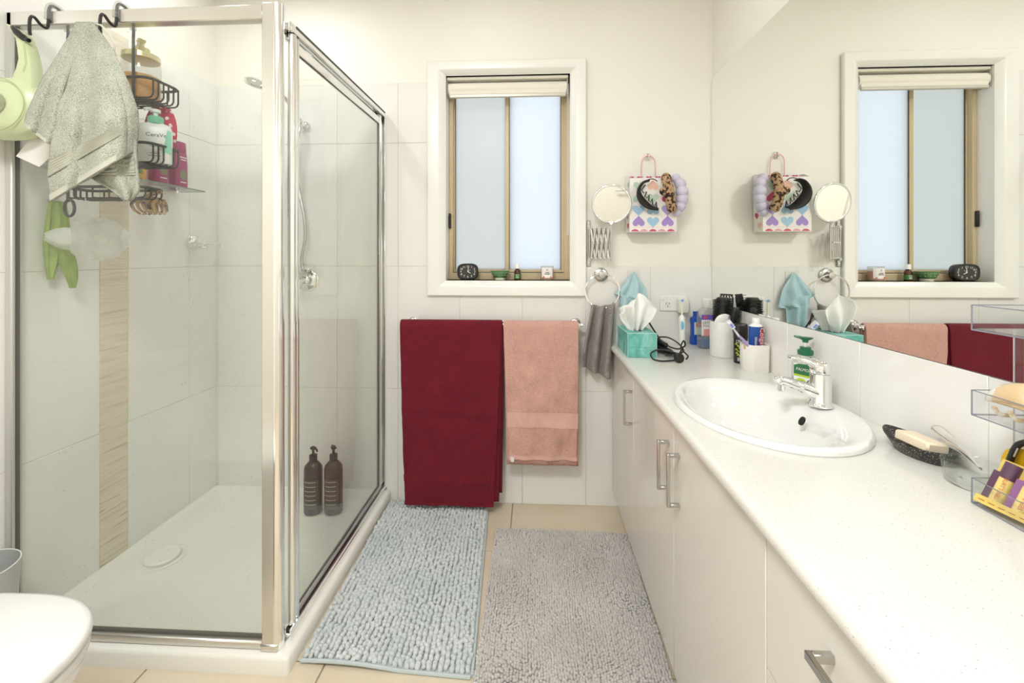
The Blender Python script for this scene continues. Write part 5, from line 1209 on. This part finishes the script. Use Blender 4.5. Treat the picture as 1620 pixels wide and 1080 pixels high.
# ---- hand soap bottle behind the tap
sx_, sy_ = .842, 1.40
sb = thing('hand_soap_bottle', 'clear hand soap bottle with green pump behind the tap', 'bottle', (sx_, sy_, WT), rz=math.radians(-28))
R_ = [[(p[0], p[1], z) for p in rrect(-.036 * s_, .036 * s_, -.022 * s_, .022 * s_, .016 * s_, 0)] for s_, z in ((.92, 0), (1, .005), (1.02, .06), (1, .095), (.85, .112), (.62, .122), (.5, .126))]
MB().ring_stack(R_, True, False).build('bottle_body', LIQ, sb)
R_ = [[(p[0], p[1], z) for p in rrect(-.034 * s_, .034 * s_, -.020 * s_, .020 * s_, .014 * s_, 0)] for s_, z in ((.92, .003), (1, .007), (1.0, .05))]
MB().ring_stack(R_).build('soap', mat('pale_soap', '#d7ddc6', .2, Alpha=.8), sb)
GRNP = mat('dark_green_plastic', '#1f6a45', .35)
MB().lathe([(.020, .124), (.0215, .127), (.0215, .138), (.015, .141), (.015, .148), (.006, .149)], n=24).build('collar', GRNP, sb)
MB().lathe([(.0045, .149), (.0045, .164)], n=12).build('stem', mat('clear_white_cap', '#e8e6e0', .25), sb)
MB().lathe([(.008, .162), (.008, .168), (.020, .175), (.021, .178), (.002, .179)], n=20, sy=.6).tube([(-.012, 0, .176), (-.030, 0, .179)], [.005, .003], 8).build('pump_head', GRNP, sb)
LG = mat('label_white', '#f1ece8', .6); DG = mat('print_darkgreen', '#2f6e45', .5); LGR = mat('print_lime', '#b5cf3a', .5)
MB().box(-.031, .031, -.0236, -.0222, .022, .100).build('label', LG, sb)
MB().prism([(-.031, .068), (.031, .060), (.031, .085), (.012, .098), (-.018, .099), (-.031, .094)], (0, -.0237, 0), (1, 0, 0), (0, 0, 1), (0, -.0005, 0)).build('green_print', DG, sb)
MB().prism([(-.031, .062), (.031, .054), (.031, .060), (-.031, .068)], (0, -.0237, 0), (1, 0, 0), (0, 0, 1), (0, -.0005, 0)).build('lime_print', LGR, sb)
text('PALMOLIVE', .0125, PALE, sb, (0, -.0245, .080), (1, 0, -.12), (.12, 0, 1), sx=.8)
MB().ell((-.014, -.0238, .043), .014, .0008, .012, 14, 8).build('leaf_print', LGR, sb)
MB().tube([(.014 + .012 * math.cos(a), -.0242, .040 + .011 * math.sin(a)) for a in np.linspace(0, 2 * PI, 24, endpoint=False)], .0016, 6, True).build('seal_print', DG, sb)
# ---- soap dish and soap
BLKS = ramp_mat('black_terrazzo', 260, [(.0, '#d8d2c6'), (.19, '#c8c2b6'), (.24, '#2b2926'), (1, '#242220')], .35, kind='voronoi')
sdx, sdy = .830, .985; sdish = thing('soap_dish', 'black speckled boat-shaped soap dish on the worktop', 'soap dish', (sdx, sdy, WT), rz=math.radians(6))
def boat(s_, z, hw, hl):
    P_ = []
    for k in range(40):
        a = 2 * PI * k / 40; c_, q = math.cos(a), math.sin(a)
        y = hl * math.copysign(abs(q) ** 1.0, q); x = hw * math.copysign(abs(c_) ** 1.35, c_); P_.append((x, y, z + .010 * (abs(y) / .08) ** 2 * (1 if z > .01 else 0)))
    return P_
MB().ring_stack([boat(1, 0, .026, .05), boat(1, .002, .029, .055), boat(1, .018, .039, .074), boat(1, .026, .043, .081), boat(1, .0275, .041, .078), boat(1, .022, .036, .07), boat(1, .013, .026, .055), boat(1, .012, .01, .03)]).build('dish', BLKS, sdish)
so = MB(); so.M = Matrix.Translation((sdx - .002, sdy - .005, WT + .0205)) @ Matrix.Rotation(math.radians(6), 4, 'Z') @ Matrix.Rotation(math.radians(8), 4, 'Y')
so.box(-.025, .025, -.038, .038, 0, .022, .004); tag(so.build('soap_bar', mat('cream_soap', '#efdfc4', .45), None, (sdx, sdy, WT + .02)), 'cream bar of soap in the black dish', 'soap')
# ---- glass dish with steel tongs
gdx, gdy = .824, .862
tag(MB().lathe([(.036, 0), (.040, .004), (.0445, .03), (.046, .040), (.0445, .0415), (.042, .038), (.038, .008), (.002, .005)], (gdx, gdy, WT), 40, cap1=False).build('glass_dish', GLASSG, None, (gdx, gdy, WT)), 'small round clear glass dish beside the soap dish', 'dish')
tg = thing('steel_loop', 'bent steel strip standing in the glass dish', 'steel loop', (gdx, gdy, WT + .01))
lp_ = spline([at(1553, 742, .85), at(1520, 712, .90), at(1500, 698, .93), at(1481, 684, .955), at(1474, 677, .965), at(1478, 673, .965), at(1490, 675, .955), at(1508, 690, .925), at(1525, 710, .89), at(1551, 740, .84)], 6)
MB().tube(lp_, .0034, 6, flat=.3).build('steel_strip', mat('steel', (.75, .75, .74), .15, 1), tg)
# ---- clear three-tier organiser
OX0, OX1, OY1, OY0 = .762, .868, .80, .44
og = thing('acrylic_organiser', 'clear three-tier acrylic organiser on the worktop', 'organiser', (.815, .62, WT))
t2 = .0025
for k, z in enumerate((WT + .001, .974, 1.122)):
    h = .043; m = MB()
    m.box(OX0, OX1, OY0, OY1, z, z + t2).box(OX0, OX0 + t2, OY0, OY1, z + t2, z + h).box(OX1 - t2, OX1, OY0, OY1, z + t2, z + h).box(OX0 + t2, OX1 - t2, OY0, OY0 + t2, z + t2, z + h).box(OX0 + t2, OX1 - t2, OY1 - t2, OY1, z + t2, z + h)
    o_ = m.build('tray', CLEAR, og, smooth=False)
    e = MB()
    for a, b in (((OX0, OY1, z), (OX0, OY1, z + h)), ((OX0, OY1, z), (OX0, OY0, z)), ((OX0, OY1, z), (OX1, OY1, z)), ((OX0, OY1, z + h), (OX0, OY0, z + h)), ((OX0, OY1, z + h), (OX1, OY1, z + h))):
        e.cyl(a, b, .0009 if a[2] == b[2] and a[2] > z else .0013, n=6)
    e.build('tray_edge', EDGEC, o_)
for y_ in (OY1 - .005, OY0 + .002): MB().box(.828, .846, y_, y_ + .003, WT + .044, 1.122).build('upright', CLEAR, og, smooth=False)
m = MB()
for x in (.828, .846): m.cyl((x, OY1 - .0035, WT + .004), (x, OY1 - .0035, 1.122), .0012, n=6)
m.build('upright_edge', mat('upright_grey', '#c9cbcf', .2, Alpha=.6), og)
# cream claw clip in the middle tray
CRM = ramp_mat('cream_acetate', 22, [(.3, '#dcbd8e'), (.5, '#e2c79e'), (.54, '#f5efe4'), (1, '#f9f5ec')], .2)
cc = thing('claw_clip', 'cream and tan claw clip in the middle organiser tray', 'hair clip', (.80, .72, .978))
for s_, nm in ((-1, 'jaw'), (1, 'jaw')):
    def jf(u, v, s_=s_):
        y = .796 - .14 * u; e = math.sin(PI * min(1, max(0, .06 + .88 * u))) ** .5; a = lerp(.15, 1.0, v) * PI / 2
        return (.799 + s_ * (.004 + .029 * e * math.sin(a) * 1.0), y, .984 + .010 + .042 * e * math.cos(a * .95) + .010 * e)
    MB().surf(jf, 30, 10).build(nm, CRM, cc, solid=.004)
for k in range(5): MB().tube(spline([(.800 - .032, .77 - .025 * k, .998), (.800 - .022, .77 - .025 * k, .986), (.80 - .006, .77 - .025 * k, .984)], 4), .0035, 8).build('tooth', CRM, cc)
MB().tube(spline([(.786, .745, 1.035), (.79, .73, 1.045), (.80, .712, 1.038)], 4), .002, 6).build('spring', mat('gold_wire', '#c9a545', .25, .9), cc)
# clear packet in the top tray
pk = MB().surf(lambda u, v: (.80 + .04 * (v - .5) + .006 * math.sin(8 * u), .72 - .10 * u, 1.127 + .03 * math.sin(PI * u) * math.sin(PI * v) + .006 * abs(math.sin(11 * u + 7 * v))), 20, 14)
tag(pk.build('plastic_packet', thin_glass('crinkled_film', (.95, .95, .95), .15, (.92, .92, .92)), None, (.80, .67, 1.127)), 'crumpled clear plastic packet in the top organiser tray', 'packet')
# lip balm pack leaning in the bottom tray
lb_ = thing('lip_balm_pack', 'yellow pack of four lip balms leaning in the bottom tray', 'pack', (.785, .70, WT + .005))
YEL = mat('carton_yellow', '#e3c468', .5); ORNG = mat('print_orange', '#c8582c', .55)
pO = Vector((.770, .794, WT + .0045)); pU = Vector((.03, -.20, 0)).normalized(); pV = Vector((.42, -.02, .9)).normalized(); pN = pU.cross(pV)
if pN.x > 0: pN = -pN
def quad(name, a0, a1, b0_, b1, off, th, mt):
    return MB().prism([(a0, b0_), (a1, b0_), (a1, b1), (a0, b1)], pO + pN * off, pU, pV, pN * th).build(name, mt, lb_, smooth=False)
quad('card', 0, .135, 0, .085, -.012, .012, YEL)
bals = (('purple_dark', '#5d3f55'), ('purple', '#8f5d8c'), ('white', '#eee9dd'), ('lime', '#a9a53a'))
for k, (nm, cc_) in enumerate(bals):
    a0 = .006 + .0315 * k; cx_ = a0 + .014
    pA = pO + pU * cx_ + pV * .012 + pN * .004; pB = pO + pU * cx_ + pV * .082 + pN * .004
    MB().tube([pA, pA.lerp(pB, .6)], .0105, 14).build('balm_tube', mat('balm_yellow', '#e6cf80', .4), lb_)
    MB().tube([pA.lerp(pB, .61), pB], .0108, 14).build('balm_cap', mat('balm_' + nm, cc_, .35), lb_)
    quad('flavour_strip', a0 - .001, a0 + .009, .012, .062, .0128, .0006, mat('balm_' + nm, cc_, .35))
    text("BURT'S BEES", .0085, ORNG, lb_, pO + pU * (cx_ + .006) + pV * .036 + pN * .0152, -pV, pU if False else pU.copy(), sx=.85)
quad('front_lip', 0, .135, 0, .013, .0146, .001, YEL)
for k in range(9): quad('print_line', .006 + .014 * k, .015 + .014 * k, .005, .0065, .0158, .0004, mat('print_brown', '#a8752a', .6))
# yellow brush handle with black grip
yb = thing('grooming_tool', 'yellow and black handled tool behind the lip balm pack', 'tool', (.83, .68, WT + .02))
MB().ring_stack([[tuple(at(px, py, x=xx)) for px, py in ((1583, 745), (1584, 722), (1590, 712), (1600, 708), (1612, 709), (1640, 714), (1660, 740), (1640, 765), (1600, 762))] for xx in (.826, .838)]).build('yellow_body', mat('bright_yellow', '#e3b21c', .35), yb)
MB().tube(spline([at(px, py, x=.818) for px, py in ((1598, 737), (1602, 718), (1612, 703), (1632, 700), (1655, 712), (1655, 745), (1625, 748))], 6, True), .005, 10, True).build('black_loop', BLACKP, yb)
MB().tube([at(1604, 722, x=.8125), at(1610, 709, x=.8125)], .0012, 6).build('grip_mark', PRINT, yb)

# ================================================================== BATH MATS
def capsule_mesh(n=6):
    P_ = [(0, 0, 0)]; vs = []; fs = []
    prof = [(.75, .0), (1.0, .35), (.85, .75), (.4, 1.0)]
    for r_, z in prof:
        for k in range(n): a = 2 * PI * k / n; vs.append((r_ * math.cos(a), r_ * math.sin(a), z))
    for i in range(3):
        for k in range(n): fs.append((i * n + k, i * n + (k + 1) % n, (i + 1) * n + (k + 1) % n, (i + 1) * n + k))
    fs.append(tuple(range(3 * n, 4 * n)))
    return np.array(vs), fs
def pile(name, quadc, nx, ny, rad, h, material, parent, jit, zf, dirn):
    V0, F0 = capsule_mesh(6); nV = len(V0); allv = []; allf = []; k = 0
    A, B, C_, D_ = [np.array(q) for q in quadc]     # far-left, far-right, near-right, near-left
    ww = np.array(parent['_w'])
    for j in range(ny):
        for i in range(nx):
            u = (i + .5 + rng.uniform(-jit, jit) * .5) / nx; v = (j + .5 * (i % 2) + rng.uniform(-jit, jit)) / ny
            p = (A * (1 - u) + B * u) * (1 - v) + (D_ * (1 - u) + C_ * u) * v
            z = zf(p[0], p[1])
            n1 = ns(p[0] * 6, p[1] * 6, 2.0); n2 = ns(p[0] * 6 + 9, p[1] * 6, 5.0)
            lx, ly = dirn * n1 * 1.3 + rng.normal(0, .16), dirn * n2 * 1.3 + rng.normal(0, .16)
            s = rad * rng.uniform(.85, 1.12); hh = h * rng.uniform(.8, 1.15)
            P_ = V0 * np.array([s, s * 1.05, hh]); P_[:, 0] += lx * P_[:, 2]; P_[:, 1] += ly * P_[:, 2]; P_[:, 2] *= 1 - .18 * min(1.5, abs(lx) + abs(ly))
            allv.append(P_ + np.array([p[0], p[1], z]) - ww); allf += [tuple(q + k for q in f) for f in F0]; k += nV
    me = bpy.data.meshes.new(name); me.from_pydata(np.concatenate(allv).tolist(), [], allf)
    me.polygons.foreach_set('use_smooth', [True] * len(me.polygons)); me.materials.append(material)
    o = bpy.data.objects.new(name, me); COL.objects.link(o); o.parent = parent; o['kind'] = 'stuff'; o['_w'] = parent['_w']; return o
BLM = mat('blue_chenille', '#d6dad9', .95, bump=(700, .6, .003), vary=(5, '#ccd3d3', .4, .6), Sheen_Weight=.3)
BLE = mat('blue_binding', '#bcc6c6', .9, bump=(500, .4, .001))
bm_ = thing('bath_mat', 'pale blue chenille bath mat beside the shower', 'bath mat', (-.46, 1.72, 0), 'bath mats')
q1 = [(-.724, 2.17), (-.232, 2.15), (-.188, 1.285), (-.716, 1.31)]
def ripple(x, y):
    e = max(0, 1 - (y - 1.28) / .12)
    return .004 + .012 * e * max(0, math.sin((x + .72) * 9.0 + .3)) * (1 if x < -.3 else .5)
def mat_back(q, zf, th):
    A, B, C_, D_ = [Vector((*p, 0)) for p in q]
    def fn(u, v):
        p = A.lerp(B, u).lerp(D_.lerp(C_, u), v); return (p.x, p.y, zf(p.x, p.y) - .001)
    return fn
MB().surf(mat_back(q1, ripple, 0), 40, 50).build('backing', BLE, bm_, solid=.004)
fb = mat_back(q1, ripple, 0)
MB().tube([Vector(fb(u, 1)) + Vector((0, -.004, .002)) for u in np.linspace(0, 1, 60)], .0058, 8).build('edge_binding', BLE, bm_)
MB().tube([Vector(fb(1, v)) + Vector((.004, 0, .002)) for v in np.linspace(0, 1, 60)], .0058, 8).build('edge_binding', BLE, bm_)
pile('chenille_pile', q1, 31, 74, .0092, .018, BLM, bm_, .18, ripple, .28)
GRM = mat('grey_chenille', '#cdc8c3', .95, bump=(900, .6, .002), vary=(4, '#c4beb9', .4, .6), Sheen_Weight=.3)
gm_ = thing('bath_mat', 'warm grey chenille bath mat in front of the vanity', 'bath mat', (.11, 1.5, 0), 'bath mats')
q2 = [(-.172, 1.985), (.420, 1.972), (.400, .95), (-.180, .95)]
flat0 = lambda x, y: .003
MB().surf(mat_back(q2, flat0, 0), 8, 8).build('backing', GRM, gm_, solid=.004)
pile('chenille_pile', q2, 66, 116, .0060, .0125, GRM, gm_, .22, flat0, .55)
# drop helper properties
for o_ in bpy.data.objects:
    for k_ in ('_w', '_local'):
        if k_ in o_: del o_[k_]
